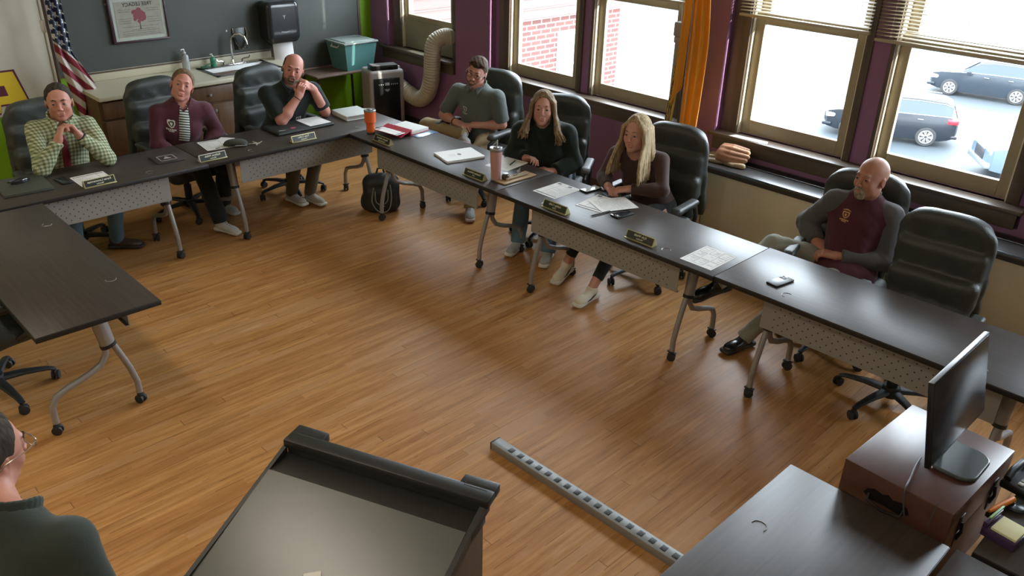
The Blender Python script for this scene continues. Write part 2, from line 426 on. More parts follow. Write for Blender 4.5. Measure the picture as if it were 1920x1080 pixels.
# ceiling lights
lm = mat('fluorescent_diffuser', (.9, .9, .85), .5, emit=(1, .90, .74), estr=CEIL_LIGHT)
fm = mat('light_frame_white', (.7, .7, .68), .5)
k = 0
for x in (-1.7, .6):
    for y in (.0, 2.8, 5.9):
        t = thing('ceiling_light', ['long ceiling light above the desk behind the lectern', 'long ceiling light over the bare left table', 'long ceiling light near the striped flag', 'long ceiling light above the computer monitor', 'long ceiling light over the middle of the open floor', 'long ceiling light above the back corner tables'][k], 'light', (x, y, CEIL), 0, 'ceiling lights'); k += 1
        MB().box((-.17, -.62, -.05), (.17, .62, 0), .01).done('frame', fm, t)
        MB().box((-.14, -.58, -.062), (.14, .58, -.052), .004).done('diffuser', lm, t)
for (nm, a, b) in WINS:     # sky portals in the window openings
    pl = bpy.data.lights.new('sky_portal', 'AREA'); pl.shape = 'RECTANGLE'; pl.size = HEAD-SILL; pl.size_y = b-a; pl.cycles.is_portal = True
    po = bpy.data.objects.new('sky_portal', pl); COL.objects.link(po); po.location = (WX+.16, (a+b)/2, (SILL+HEAD)/2); po.rotation_euler = (0, PI/2, 0)
# ================================================================ blinds
M_slat = mat('tan_blind_slat', (.48, .42, .31), .5)
def blind(y0, y1, z0, label, rz=0):
    t = thing('window_blind', label, 'blind', (WX-.03, (y0+y1)/2, z0), 0, 'window blinds'); h = (y1-y0)/2; zt = HEAD+.10-z0
    MB().box((-.02, -h, 0), (.02, h, .022), .005).done('bottom_rail', M_slat, t)
    MB().box((-.03, -h, zt-.04), (.03, h, zt), .003).done('head_rail', M_slat, t)
    m = MB(); z = .045
    while z < zt-.05:
        a = .32
        m._add([(-.0125, -h, z-.0125*a), (0, -h, z+.0015), (.0125, -h, z+.0125*a), (.0125, h, z+.0125*a), (0, h, z+.0015), (-.0125, h, z-.0125*a)], [(0, 1, 4, 5), (1, 2, 3, 4)]); z += .0235
    m.done('slats', M_slat, t)
    m = MB()
    for y in (-h*.82, -h*.0, h*.82):
        for x in (-.0135, .0135): m.tube([(x, y, .01), (x, y, zt-.02)], .0011, 5)
    m.done('ladder_cords', M_slat, t)
    return t
b1 = blind(4.02, 4.98, 1.845, 'raised tan blind low in the window left of the gold flag')
b2 = blind(2.505, 3.53, 1.83, 'tan slatted blind over the window right of the gold flag')
b3 = blind(1.32, 2.465, 1.80, 'tan slatted blind over the window with the parked cars')
t = b1
MB().tube([(-.03, -.475, .0), (-.033, -.478, -.10), (-.036, -.48, -.18)], .004, 6).done('wand', M_slat, b1)
# ================================================================ outside
GZ = -6.45
struct('ground', MB().box((WX+.4, -90, GZ-.3), (190, 120, GZ)), M_asph)
def bldg():
    t = thing('brick_wing', 'red brick wing with pale siding beyond the left windows', 'building', (6.3, 10.0, GZ))
    MB().box((0, 0, 0), (6.2, 5, 6.98)).done('wall', M_brick, t)
    m = MB().box((-.1, -.06, 6.98), (6.3, 5, 9.3))
    for i in range(14): m.box((-.1, -.085, 6.98+i*.17), (6.3, -.06, 7.0+i*.17))
    m.done('siding', mat('faded_pink_siding', (.065, .042, .040), .7), t)
    MB().box((-.4, -.45, 9.3), (6.6, 5, 9.45)).box((-.1, -.14, 7.55), (3.2, -.06, 9.3)).done('roof_edge', mat('grey_roofing', (.040, .044, .048), .8), t)
    w = MB().box((4.55, -.07, 5.65), (5.35, .05, 6.72), .01).done('window', mat('white_window_trim', (.5, .5, .5), .5), t)
    MB().box((4.62, -.075, 6.18), (5.28, -.05, 6.66)).box((4.62, -.075, 5.72), (5.28, -.05, 6.14)).done('pane', mat('dark_outside_glass', (.12, .16, .19), .15), w)
bldg()
M_tire = mat('tire_rubber', (.02, .02, .02), .8); M_alloy = mat('wheel_alloy', (.30, .31, .33), .4, metal=.3)
M_cwin = mat('car_window_glass', (.02, .03, .04), .15, spec=.3)
M_chrome = mat('chrome_trim', (.30, .32, .34), .3, metal=.8)
def car(label, name, loc, rz, paint, L=4.85, Wd=1.93, Hh=1.75, kind='suv', rear_red=True):
    """car along local x, nose at -x, origin on the ground at its middle"""
    t = thing(name, label, 'car', loc, rz)
    hl = L/2; mp = mat('car_paint_'+name+'_'+('%.2f' % paint[0])[2:], tuple(c*.7 for c in paint), .35, spec=.25, coat=.08)
    # profile sections: x, half width low, z low, shoulder z, roof z , half width roof
    if kind == 'suv':
        P = [(-hl, .62, .42, .78, .80, .55), (-hl+.10, .80, .32, .92, .96, .70), (-hl+.45, .90, .25, 1.02, 1.06, .80), (-hl+1.05, .95, .22, 1.07, 1.12, .83), (-hl+1.30, .96, .22, 1.10, 1.16, .80),
             (-hl+1.95, .97, .22, 1.12, 1.62, .66), (-hl+2.5, .97, .22, 1.13, 1.73, .66), (-hl+3.3, .97, .22, 1.14, 1.74, .66), (-hl+4.2, .96, .24, 1.15, 1.68, .64), (hl-.28, .93, .30, 1.14, 1.56, .60), (hl-.06, .86, .38, 1.02, 1.10, .72), (hl, .76, .45, .85, .87, .66)]
    else:
        P = [(-hl, .75, .52, 1.00, 1.03, .70), (-hl+.12, .92, .42, 1.12, 1.17, .82), (-hl+.5, .97, .35, 1.20, 1.26, .86), (-hl+1.3, 1.0, .33, 1.24, 1.30, .86), (-hl+1.5, 1.0, .33, 1.26, 1.34, .84), (-hl+2.2, 1.0, .33, 1.28, 1.86, .70), (-hl+3.9, 1.0, .33, 1.29, 1.90, .70), (-hl+4.15, 1.0, .33, 1.29, 1.32, .84), (hl, .98, .45, 1.28, 1.30, .86)]
    V = []; F = []
    for (x, w, zl, zs, zr, wr) in P:
        w *= Wd/1.94; wr *= Wd/1.94
        V += [(x, -w*.93, zl), (x, -w, (zl+zs)/2), (x, -w*.97, zs), (x, -wr, max(zr-.03, zs+.005)), (x, -wr*.6, zr+.02), (x, wr*.6, zr+.02), (x, wr, max(zr-.03, zs+.005)), (x, w*.97, zs), (x, w, (zl+zs)/2), (x, w*.93, zl)]
    n = 10
    for i in range(len(P)-1):
        for k in range(n): F.append((i*n+k, i*n+(k+1) % n, (i+1)*n+(k+1) % n, (i+1)*n+k))
    F += [tuple(range(n)), tuple(range((len(P)-1)*n, len(P)*n))[::-1]]
    b = MB()._add(V, F, None, True).done('body', mp, t, auto=35)
    # glasshouse panels sit just outside the cabin faces
    def gl(i0, i1, side, z0f=.06, z1f=.12, name='side_window'):
        pts = []
        for i in (i0, i1):
            (x, w, zl, zs, zr, wr) = P[i]; w *= Wd/1.94; wr *= Wd/1.94
            a = Vector((x, side*w*.97, zs)); c = Vector((x, side*wr, max(zr-.03, zs+.005))); d = Vector((0, side*.006, .003))
            pts += [a.lerp(c, z0f)+d, a.lerp(c, 1-z1f)+d]
        return pts
    for side in (-1, 1):
        m = MB(); i0, i1 = (4, 9) if kind == 'suv' else (4, 7)
        for i in range(i0, i1):
            p = gl(i, i+1, side); m._add(p, [(0, 1, 3, 2)])
        wn = m.done('side_window', M_cwin, t, auto=None)
        m = MB(); lo = [gl(i, i, side)[0] for i in range(i0, i1+1)]; hi = [gl(i, i, side)[1] for i in range(i0, i1+1)]
        m.tube(lo+hi[::-1]+[lo[0]], .014, 5, cap=False).done('window_trim', M_chrome, t)
        for x in (-hl+1.55+.75, -hl+1.55+1.75): MB().box((x, side*(Wd/2)-.02, 1.0), (x+.2, side*(Wd/2)+.02, 1.03), .01).done('door_handle', M_chrome, t)
        MB().box((-hl+1.55, side*(Wd/2)-.02*0, 1.08), (-hl+1.75, side*(Wd/2+.17), 1.2), .04).done('mirror', mp, t)
    m = MB(); i = 4; j = 5
    a = [Vector((P[i][0]+.03, s*P[i][5]*.92, P[i][4]+.045)) for s in (-1, 1)]; c = [Vector((P[j][0]-.03, s*P[j][5]*.86, P[j][4]+.012)) for s in (-1, 1)]
    m._add([a[0], a[1], c[1], c[0]], [(0, 1, 2, 3)]).done('windshield', M_cwin, t, auto=None)
    if kind == 'suv':
        m = MB(); i = -3; j = -2
        a = [Vector((P[i][0]+.02, s*P[i][5]*.9, P[i][4]+.0)) for s in (-1, 1)]; c = [Vector((P[j][0]+.03, s*P[j][5]*.9, P[j][4]+.04)) for s in (-1, 1)]
        m._add([a[0], a[1], c[1], c[0]], [(0, 1, 2, 3)]).done('rear_window', M_cwin, t, auto=None)
        m = MB()
        for s in (-1, 1): m.tube([(-hl+2.0, s*.62, 1.68), (-hl+2.4, s*.62, 1.79), (hl-.7, s*.6, 1.74)], .018, 6)
        m.done('roof_rails', M_chrome, t)
    red = mat('tail_light_red', (.65, .02, .03), .25); hd = mat('headlight_lens', (.75, .82, .88), .1, spec=.9)
    for s in (-1, 1):
        if rear_red: MB().box((hl-.42, s*.80-.13, .92), (hl-.02, s*.80+.13, 1.12), .04).done('tail_light', red, t)
        MB().box((-hl+.03, s*.72-.14, .70 if kind == 'suv' else .92), (-hl+.42, s*.72+.17, .86 if kind == 'suv' else 1.14), .04).done('headlight', hd, t)
    MB().box((-hl-.03, -.40, .48 if kind == 'suv' else .66), (-hl+.1, .40, .80 if kind == 'suv' else 1.04), .03).done('grille', mat('black_grille', (.015, .015, .018), .4), t)
    MB().box((-hl-.07, -.88, .36 if kind == 'suv' else .46), (-hl+.28, .88, .50 if kind == 'suv' else .66), .05).done('front_bumper', mp if kind == 'suv' else M_chrome, t)
    MB().box((hl-.2, -.86, .36), (hl+.05, .86, .5), .05).done('rear_bumper', mat('black_grille', (0, 0, 0)), t)
    for x in (-hl+.95, hl-1.03):
        for s in (-1, 1):
            R = .37 if kind == 'suv' else .40; M = T(x, s*(Wd/2-.11), R, PI/2)
            wv = MB().lathe([(R*.62, -.12), (R*.93, -.12), (R, -.08), (R, .08), (R*.93, .12), (R*.62, .12)], 28, M).done('wheel', M_tire, t)
            m = MB(); yy = s*(Wd/2+.02)
            for q in range(7):
                a = q*2*PI/7
                for da in (-.16, .16):
                    m.tube([(x+.05*math.cos(a), yy, R+.05*math.sin(a)), (x+R*.62*math.cos(a+da), yy-s*.02, R+R*.62*math.sin(a+da))], .022, 5)
            m.tube([(x+R*.64*math.cos(q*PI/14), yy-s*.01, R+R*.64*math.sin(q*PI/14)) for q in range(29)], .018, 6, cap=False)
            m.done('rim', M_alloy, wv)
    return t
def dirang(a, b): return math.atan2(b[1]-a[1], b[0]-a[0])
car('black crossover parked across the lot behind the nearer cars', 'parked_crossover', (33.3, 12.75, GZ), math.atan2(-.916, .40), (.016, .020, .026), L=4.75)
car('dark blue-grey suv parked farthest back in the lot', 'parked_suv', (43.5, 12.55, GZ), math.atan2(-.985, .17), (.028, .036, .046), L=4.8)
car('silver pickup truck front corner nearest the window', 'parked_pickup', (32.8, 6.3, GZ), math.atan2(-.8, .6), (.09, .125, .165), L=5.8, Wd=2.0, kind='truck')
bpy.data.objects['parked_crossover']['label'] = 'black suv with red tail light parked in the middle of the lot'
sm = mat('parking_line_paint', (.09, .10, .07), .8)
for i, (x, y) in enumerate(((30.6, 9.7), (31.9, 15.6), (40, 9.2))):
    m = MB().box((-.0, -.06, 0), (4.6, .06, .004)); o = m.done('parking_line', sm, None, (x, y, GZ+.002), 0.0)
    tag(o, ['pale painted parking line beside the silver pickup', 'pale painted parking line left of the black suv', 'pale painted parking line near the farthest suv'][i], 'road marking', 'parking lines')
t = tag(MB().prism([(0, 0), (30, -4), (34, 8), (2, 12)], 0, .02).done('lawn', mat('far_lawn', (.16, .24, .10), .9), None, (78, 17, GZ)), kind='structure')
m = MB().box((0, 0, 0), (14, 9, 4.2)); t = thing('distant_building', 'low tan building far across the parking lot', 'building', (92, 20, GZ), -.2)
m.done('wall', mat('tan_building', (.45, .40, .35), .8), t); MB().box((-.3, -.3, 4.2), (14.3, 9.3, 4.6)).done('roof', mat('grey_roofing', (.3, .3, .3)), t)
# ================================================================ meeting tables
def laminate():
    q = NB('espresso_laminate'); x, y, z = q.sep(q.tc.outputs['Object'])
    n1 = q.node('TexNoise', {'Vector': q.comb(q.math('MULTIPLY', x, 3), q.math('MULTIPLY', y, 60), 0), 'Scale': 1.0, 'Detail': 4.0}).outputs['Fac']
    return q.set(Base_Color=q.ramp(n1, [(.3, (.040, .031, .026)), (.7, (.058, .046, .039))]), Roughness=.38, Specular_IOR_Level=.26)
M_lam = laminate(); M_edge = mat('black_edge_band', (.008, .007, .007), .5)
M_leg = mat('silver_powder_coat', (.30, .29, .28), .38, metal=.35, bump=.03, bscale=200)
M_black = mat('black_plastic', (.013, .013, .014), .45); M_rub = mat('caster_rubber', (.02, .02, .021), .6)
def perf():
    q = NB('perforated_grey_steel'); x, y, z = q.sep(q.tc.outputs['Object'])
    def dots(ox, oz):
        a = q.math('SUBTRACT', q.math('FRACT', q.math('ADD', q.math('DIVIDE', x, .058), ox)), .5); b = q.math('SUBTRACT', q.math('FRACT', q.math('ADD', q.math('DIVIDE', z, .05), oz)), .5)
        d = q.math('SQRT', q.math('ADD', q.math('POWER', q.math('MULTIPLY', a, 1.16), 2), q.math('POWER', b, 2))); return q.math('LESS_THAN', d, .085)
    f = q.math('MAXIMUM', dots(0, 0), dots(.5, .5))
    inx = q.math('MULTIPLY', q.math('LESS_THAN', q.math('ABSOLUTE', x), .57), q.math('LESS_THAN', q.math('ABSOLUTE', z), .095))
    f = q.math('MULTIPLY', f, inx)
    return q.set(Base_Color=q.mix(f, (.26, .255, .24), (.03, .03, .03)), Roughness=.5, Metallic=.1)
M_perf = perf()
TH = .737
def caster(mb, x, y, z=.025, r=.027, rz=.6):
    c, s = math.cos(rz), math.sin(rz)
    for o in (-.014, .014): mb.lathe([(r*.6, -.009), (r, -.006), (r, .006), (r*.6, .009)], 18, T(x-s*o, y+c*o, r, PI/2, 0, rz))
    mb.box((-.02, -.006, r*.8), (.02, .006, r*2.1), .004, M=T(x, y, 0, 0, 0, rz))
    mb.tube([(x, y, r*1.6), (x, y, r*2.7)], .007, 8)
def make_table(name='training_table'):
    """long axis = local x (1.83), front edge at y=0, depth towards +y"""
    t = thing(name, 'x', 'table')
    top = MB().box((-.914, 0, TH-.028), (.914, .61, TH), .003).done('table_top', M_lam, t)
    MB().box((-.916, -.002, TH-.03), (.916, .612, TH-.004), .002).done('edge_band', M_edge, top)
    pn = MB().box((-.63, -.002, -.10), (.63, .0025, .11)).box((-.63, -.0, -.103), (.63, .018, -.097)); p = pn.done('modesty_panel', M_perf, t); p.location = (0, .09, .595)
    MB().box((-.63, .20, TH-.065), (.63, .25, TH-.03), .005).done('crossbar', M_black, t)
    for sx in (-1, 1):
        x = sx*.635
        lg = MB().tube([(x, .275, TH-.05), (x, .25, .62), (x, .222, .43)], [.030, .032, .030], 14, flat=1.35, up=(0, 1, 0)).done('leg', M_leg, t)
        MB().tube([(x, .224, .438), (x, .219, .418)], .033, 14, flat=1.35, up=(0, 1, 0)).done('collar', M_black, lg)
        MB().tube([(x, .20, .43), (x, .168, .34), (x, .135, .24), (x, .112, .14), (x, .112, .07)], .0175, 12).done('front_tube', M_leg, lg)
        MB().tube([(x, .235, .43), (x, .245, .37), (x, .28, .32), (x, .36, .285), (x, .46, .255), (x, .53, .225), (x, .56, .17), (x, .563, .07)], .0175, 12).done('rear_tube', M_leg, lg)
        for y in (.112, .563):
            m = MB(); caster(m, x, y, rz=.4+y); m.box((x-.03, y-.012, .055), (x+.03, y+.012, .064), .003); m.done('caster', M_rub, lg)
        MB().box((x-.05, .12, TH-.05), (x+.05, .45, TH-.03), .004).done('mounting_plate', M_black, t)
    m = MB()
    for sx in (-1, 1):
        m.tube([(sx*.51+.028*math.cos(a), .10+.028*math.sin(a), TH+.0008) for a in [k*PI/8 for k in range(3 if sx < 0 else 1, 13)]], .0016, 5)
    m.done('grommet_ring', mat('brushed_ring', (.42, .41, .39), .35, metal=.6), t)
    return t
tb = make_table(); index_kids()
# (centre of the front edge), heading of local x, label
TABLES = [((3.851, 5.0), -PI/2, 'training table with the pink tumbler and the red binder'), ((3.851, 3.165), -PI/2, 'training table with two nameplates and the white cellphone sheet'),
          ((3.861, 1.335), -PI/2, 'x'), ((3.515, 5.905), PI*0, 'back corner table with the zip portfolio and orange tumbler'),
          ((1.68, 5.905), 0, 'back table in front of the man in the checked shirt'), ((1.405, 4.945), PI/2, 'bare training table at the left running toward the back row')]
LAB = ['training table nearest the backpack, holding the pink tumbler', 'middle training table in the window row, in front of the blonde woman', 'training table nearest the monitor, with a lone phone on it',
       'back corner training table with the orange tumbler and zip portfolio', 'back left training table under the glasses on a folder', 'empty training table at the left edge, end toward the lectern']
first = True
for (p, rz, lb) in TABLES:
    o = tb if first else copy_tree(tb); first = False
    # local y (depth) must point away from the open floor
    o.location = (p[0], p[1], 0); o.rotation_euler = (0, 0, rz); o['label'] = LAB[TABLES.index((p, rz, lb))]; o['group'] = 'folding training tables on casters'
# ================================================================ executive chairs
M_lea = mat('black_leather', (.040, .046, .042), .48, spec=.5, var=.15, vscale=20, bump=.25, bscale=140)
M_chp = mat('chair_black_plastic', (.016, .017, .017), .42)
def make_chair():
    """faces local -y, origin under the column"""
    t = thing('office_chair', 'x', 'chair')
    s = SDF()
    s.box((0, -.02, .435), (.265, .26, .055), .05, k=.03).ell((0, -.02, .475), (.235, .23, .035), k=.03).box((0, -.25, .43), (.25, .045, .05), .04, k=.04)
    s.noise(lambda X, Y, Z: .0025*np.sin(X*38+2*np.sin(Y*9))*np.cos(Y*21))
    link('seat', s.mesh('seat', .012, smooth=2), M_lea, t)
    a = .15; Rb = np.array([[1, 0, 0], [0, math.cos(a), math.sin(a)], [0, -math.sin(a), math.cos(a)]])   # tilted frame
    def P(x, y, z): return (x, .25+y*math.cos(a)+(z)*math.sin(a)*1.0, .46+z*math.cos(a)-y*math.sin(a))
    s = SDF()
    s.box(P(0, .055, .34), (.262, .03, .34), .028, Rb, k=.02)            # outer shell
    s.box(P(0, -.005, .585), (.235, .062, .095), .055, Rb, k=.028)       # head roll
    s.box(P(0, .0, .41), (.248, .056, .095), .05, Rb, k=.028)
    s.box(P(0, -.005, .235), (.25, .060, .095), .05, Rb, k=.028)
    s.box(P(0, .0, .08), (.235, .050, .085), .045, Rb, k=.028)
    # rounded shoulders of the backrest
    for sx in (-1, 1):
        for (z0, hw) in ((.62, .2),):
            s.p.append((lambda X, Y, Z, sx=sx: (sx*X*.62+(Z-1.115)*.78)-(.115), None, None, .05, 'i'))
    s.noise(lambda X, Y, Z: .004*np.sin(X*55)*np.exp(-((np.mod(Z-.46, .173)-.02)/.03)**2)+.002*np.sin(X*23+Z*31))
    link('backrest', s.mesh('backrest', .010, smooth=2), M_lea, t)
    for sx in (-1, 1):
        x = sx*.30
        MB().tube([(x*.86, .12, .42), (x*1.0, .13, .44), (x*1.03, .15, .54), (x*1.03, .12, .625), (x*1.03, .02, .645), (x*1.03, -.12, .635), (x*1.03, -.20, .595), (x*1.02, -.20, .53), (x*1.0, -.12, .46), (x*.86, -.08, .42)], .021, 10, flat=.75, up=(sx, 0, 0)).done('armrest', M_chp, t)
        ap = SDF().box((x*1.03, -.03, .665), (.037, .15, .02), .018, k=.01).box((x*1.03, -.17, .655), (.030, .035, .017), .015, k=.03); link('arm_pad', ap.mesh('arm_pad', .009, smooth=1), M_lea, t)
    MB().lathe([(.028, .10), (.032, .12), (.032, .26), (.022, .262), (.022, .38)], 16).box((-.12, -.12, .365), (.12, .14, .395), .01).done('column', M_chp, t)
    b = MB(); b.lathe([(.03, .065), (.05, .07), (.055, .10), (.048, .135), (.03, .14)], 20)
    cs = []
    for k in range(5):
        an = k*2*PI/5+PI/2+.3; c, s_ = math.cos(an), math.sin(an)
        b.tube([(c*.03, s_*.03, .105), (c*.15, s_*.15, .102), (c*.27, s_*.27, .085), (c*.305, s_*.305, .07)], [.034, .028, .020, .017], 8, flat=.6, up=(0, 0, 1)); cs.append((c*.305, s_*.305, an))
    base = b.done('star_base', M_chp, t)
    for (x, y, an) in cs:
        m = MB(); caster(m, x, y, r=.028, rz=an+1.2); m.done('caster', M_rub, base)
    return t
ch = make_chair(); index_kids()
CH = [((1.83, 6.72), .05, 'tall black leather chair holding the man in the checked shirt'),
      ((2.80, 6.87), .10, 'black leather chair behind the woman in the maroon jacket'),
      ((3.72, 6.75), .10, 'black leather chair behind the bearded man, below the sink'),
      ((5.00, 5.56), -1.42, 'black leather chair of the man in glasses and grey polo'),
      ((4.82, 4.45), -1.0, 'black leather chair of the woman in the dark green fleece'),
      ((4.80, 3.42), -1.45, 'black leather chair behind the blonde woman in brown'),
      ((4.87, 1.94), -1.33, 'black leather chair holding the bald man by the radiator'),
      ((4.52, 1.36), -1.50, 'empty black leather chair beside the bald man'),
      ((.72, 4.93), 1.75, 'empty black chair at the left edge beside the bare table')]
for i, (p, rz, lb) in enumerate(CH):
    o = ch if i == 0 else copy_tree(ch); o.location = (p[0], p[1], 0); o.rotation_euler = (0, 0, rz); o['label'] = lb; o['group'] = 'black leather executive chairs'
# ================================================================ back wall: chalkboard, counter, sink ...
m = MB().box((2.36, BY-.022, .995), (5.72, BY, 2.30))
cb = thing('chalkboard', 'wide dark slate chalkboard covering the back wall', 'chalkboard', (4.0, BY, 1.0))
MB().box((-1.62, -.022, -.005), (1.62, -.001, 1.4)).done('board', M_chalk, cb)
MB().box((.70, -.022, -.29), (1.62, -.001, -.006)).box((.52, -.022, -.29), (.70, -.001, -.006)).done('lower_panel', M_chalk, cb)
MB().box((.55, -.05, -.31), (1.64, -.001, -.26), .006).done('chalk_rail', wood_mat('pinkish_rail_wood', (.16, .10, .075), (.22, .14, .11), axis='x'), cb)
MB().box((-1.64, -.03, -.02), (.55, -.001, -.004), .002).box((1.62, -.03, -.315), (1.655, -.001, 1.4), .004).box((.50, -.03, -.315), (1.64, -.001, -.29), .002).box((.50, -.03, -.31), (.54, -.001, -.004), .002).box((-1.67, -.035, -.005), (-1.62, -.001, 1.4), .004).done('frame', M_casing, cb)
m = MB()
for x, z in ((-1.11, .58), (-1.10, .46), (.02, .23), (-.98, .30)): m.lathe([(.011, 0), (.009, .006), (.004, .007)], 10, T(x, -.022, z, PI/2))
m.done('magnets', mat('silver_magnet', (.45, .46, .46), .3, metal=.6), cb)
# sunlit-free plain cream wall board at the left with the athletic banner letter
M_wb = mat('cream_wall_board', (.50, .47, .37), .45, var=.05, vscale=2)
wbd = thing('wall_board', 'tall cream wall board left of the striped flag', 'wall board', (1.35, BY, .72))
MB().box((-1.4, -.03, 0), (.99, -.001, 2.2), .004).done('panel', M_wb, wbd)
MB().box((.975, -.04, -.0), (1.0, -.001, 2.2), .004).done('edge_strip', mat('beige_edge_strip', (.38, .34, .26), .5), wbd)
lt = text_mesh('A', .42, ext=.0015, bold=True); o2 = text_mesh('A', .42, ext=.001, bold=True)
ban = thing('letter_sign', 'yellow block letter with maroon outline on the cream board', 'sign', (1.89, BY-.034, .93)); 
def flat_text(me, m, parent, scale=(1, 1, 1), off=0, name='letter'):
    o = link(name, me, m, parent); o.matrix_local = Matrix.Translation((0, off, 0)) @ Matrix.Rotation(PI/2, 4, 'X') @ Matrix.Diagonal((*scale, 1)); return o
def block_A(g):
    # chunky slab letter drawn as polygons; g = outline growth
    P = [(-.20-g, -.17-g), (-.055+g*.0, -.17-g), (-.04, -.10-g), (.04, -.10-g), (.055, -.17-g), (.20+g, -.17-g), (.11+g, .17+g), (-.11-g, .17+g)]
    return P
MB().prism([(x, z) for x, z in block_A(.016)], 0, .004).done('outline', mat('maroon_letter_outline', (.09, .012, .03), .5), ban).matrix_local = Matrix.Rotation(PI/2, 4, 'X')
o = MB().prism([(x, z) for x, z in block_A(0)], .004, .007).done('letter', mat('yellow_letter', (.62, .45, .02), .5), ban); o.matrix_local = Matrix.Rotation(PI/2, 4, 'X')
o = MB().prism([(-.035, -.03), (.035, -.03), (.02, .06), (-.02, .06)], .007, .008).done('counter_shape', mat('maroon_letter_outline', (0, 0, 0)), ban); o.matrix_local = Matrix.Rotation(PI/2, 4, 'X')
m = MB().box((-.16, -.006, 0), (.09, 0, .022)); o = m.done('board_stripe', mat('dark_brown_line', (.03, .025, .015), .5), None, (1.85, BY-.03, 1.25)); tag(o, 'short dark line on the cream board above the yellow letter', 'stripe')
# counter with base cabinets
ct = thing('counter', 'cream laminate worktop with backsplash and sink cutout', 'worktop', (3.49, BY-.31, 0))
M_lamc = mat('cream_laminate', (.56, .53, .40), .35, var=.05, vscale=5); M_oak = wood_mat('brown_cabinet_oak', (.085, .045, .022), (.15, .082, .042), rough=.45)
CX0, CX1 = 2.47, 4.50; cxm = 3.49
sx0, sx1, sy0, sy1 = 3.64-cxm, 4.32-cxm, -.21, .20
m = MB()
for lo, hi in (((CX0-cxm, -.33, .875), (sx0, .29, .91)), ((sx1, -.33, .875), (CX1-cxm, .29, .91)), ((sx0, -.33, .875), (sx1, sy0, .91)), ((sx0, sy1, .875), (sx1, .29, .91))): m.box(lo, hi)
m.box((CX0-cxm, -.335, .872), (CX1-cxm, -.32, .912), .006); m.done('worktop', M_lamc, ct)
MB().box((CX0-cxm, .285, .91), (CX1-cxm, .31, 1.00), .006).done('backsplash', M_lamc, ct)
for i, (a, b, lb) in enumerate(((CX0, 3.15, 'oak base cabinet under the left end of the worktop'), (3.15, 3.83, 'oak base cabinet between the maroon jacket and black polo'), (3.83, CX1, 'oak base cabinet under the steel sink'))):
    c = thing('base_cabinet', lb, 'cabinet', ((a+b)/2, BY-.29, 0), 0, 'oak base cabinets'); h = (b-a)/2
    MB().box((-h+.002, -.30, .10), (h-.002, .28, .87)).box((-h+.01, -.24, 0), (h-.01, .28, .10)).done('body', M_oak, c)
    dr = MB().box((-h+.03, -.318, .70), (h-.03, -.30, .85), .005).done('drawer', M_oak, c); MB().lathe([(.006, 0), (.006, .012), (.014, .02), (.010, .026)], 12, T(0, -.318, .775, PI/2)).done('knob', M_alloy, dr)
    for s_ in (-1, 1):
        x0, x1 = (s_*.01, s_*(h-.03)); x0, x1 = min(x0, x1), max(x0, x1)
        d = MB().box((x0, -.318, .13), (x1, -.30, .68), .005).box((x0+.05, -.322, .18), (x1-.05, -.315, .63), .004).done('door', M_oak, c); MB().lathe([(.006, 0), (.006, .012), (.014, .02), (.010, .026)], 12, T(s_*.035, -.318, .62, PI/2)).done('knob', M_alloy, d)
M_st = mat('brushed_stainless', (.30, .30, .285), .36, metal=.9, bump=.05, bscale=200); M_chr = mat('polished_chrome', (.7, .7, .7), .1, metal=1)
sk = thing('sink', 'drop-in stainless steel sink in the cream worktop', 'sink', (3.98, BY-.31, .91))
m = MB(); a0, a1, b0, b1 = -.36, .36, -.24, .235
for lo, hi in (((a0, b0, -.004), (a1, b0+.045, .006)), ((a0, b1-.10, -.004), (a1, b1, .006)), ((a0, b0, -.004), (a0+.045, b1, .006)), ((a1-.045, b0, -.004), (a1, b1, .006))): m.box(lo, hi, .003)
m.done('rim', M_st, sk)
x0, x1, y0, y1, zb = a0+.045, a1-.045, b0+.045, b1-.10, -.17
m = MB(); c = [(x0, y0, 0), (x1, y0, 0), (x1, y1, 0), (x0, y1, 0), (x0+.03, y0+.03, zb), (x1-.03, y0+.03, zb), (x1-.03, y1-.03, zb), (x0+.03, y1-.03, zb)]
m._add(c, [(0, 1, 5, 4), (1, 2, 6, 5), (2, 3, 7, 6), (3, 0, 4, 7), (4, 5, 6, 7)]); m.lathe([(.035, 0), (.03, -.004), (.01, -.006)], 16, T(0, -.03, zb+.006)); m.done('bowl', M_st, sk)
fc = thing('faucet', 'tall gooseneck chrome faucet behind the sink', 'faucet', (4.0, BY-.125, .916))
MB().box((-.13, -.025, 0), (.13, .025, .012), .006).lathe([(.022, .01), (.018, .03), (.013, .05)], 14).done('deck_plate', M_chr, fc)
MB().tube([(0, 0, .03), (0, 0, .22), (.012, -.012, .27), (.04, -.035, .30), (.075, -.07, .305), (.105, -.10, .28), (.118, -.112, .23), (.12, -.114, .20)], .010, 12).done('spout', M_chr, fc)
for s_ in (-1, 1):
    MB().lathe([(.016, .01), (.013, .04)], 12, T(s_*.10, 0, 0)).tube([(s_*.10, 0, .04), (s_*.13, -.012, .05), (s_*.17, -.02, .052), (s_*.185, -.02, .075)], .007, 8).done('lever', M_chr, fc)
hk = thing('wall_hook', 'chrome curved dish hook on the board above the faucet', 'hook', (4.16, BY-.02, 1.05))
MB().box((-.075, -.006, -.02), (.075, .004, .20), .004).done('plate', mat('dark_metal_plate', (.05, .052, .05), .3, metal=.6), hk)
for s_ in (-1, 1): MB().tube([(s_*.07, -.008, .20), (s_*.075, -.02, .14), (s_*.06, -.03, .06), (s_*.03, -.028, .0), (s_*.01, -.01, -.01)], .008, 8).done('arm', M_chr, hk)
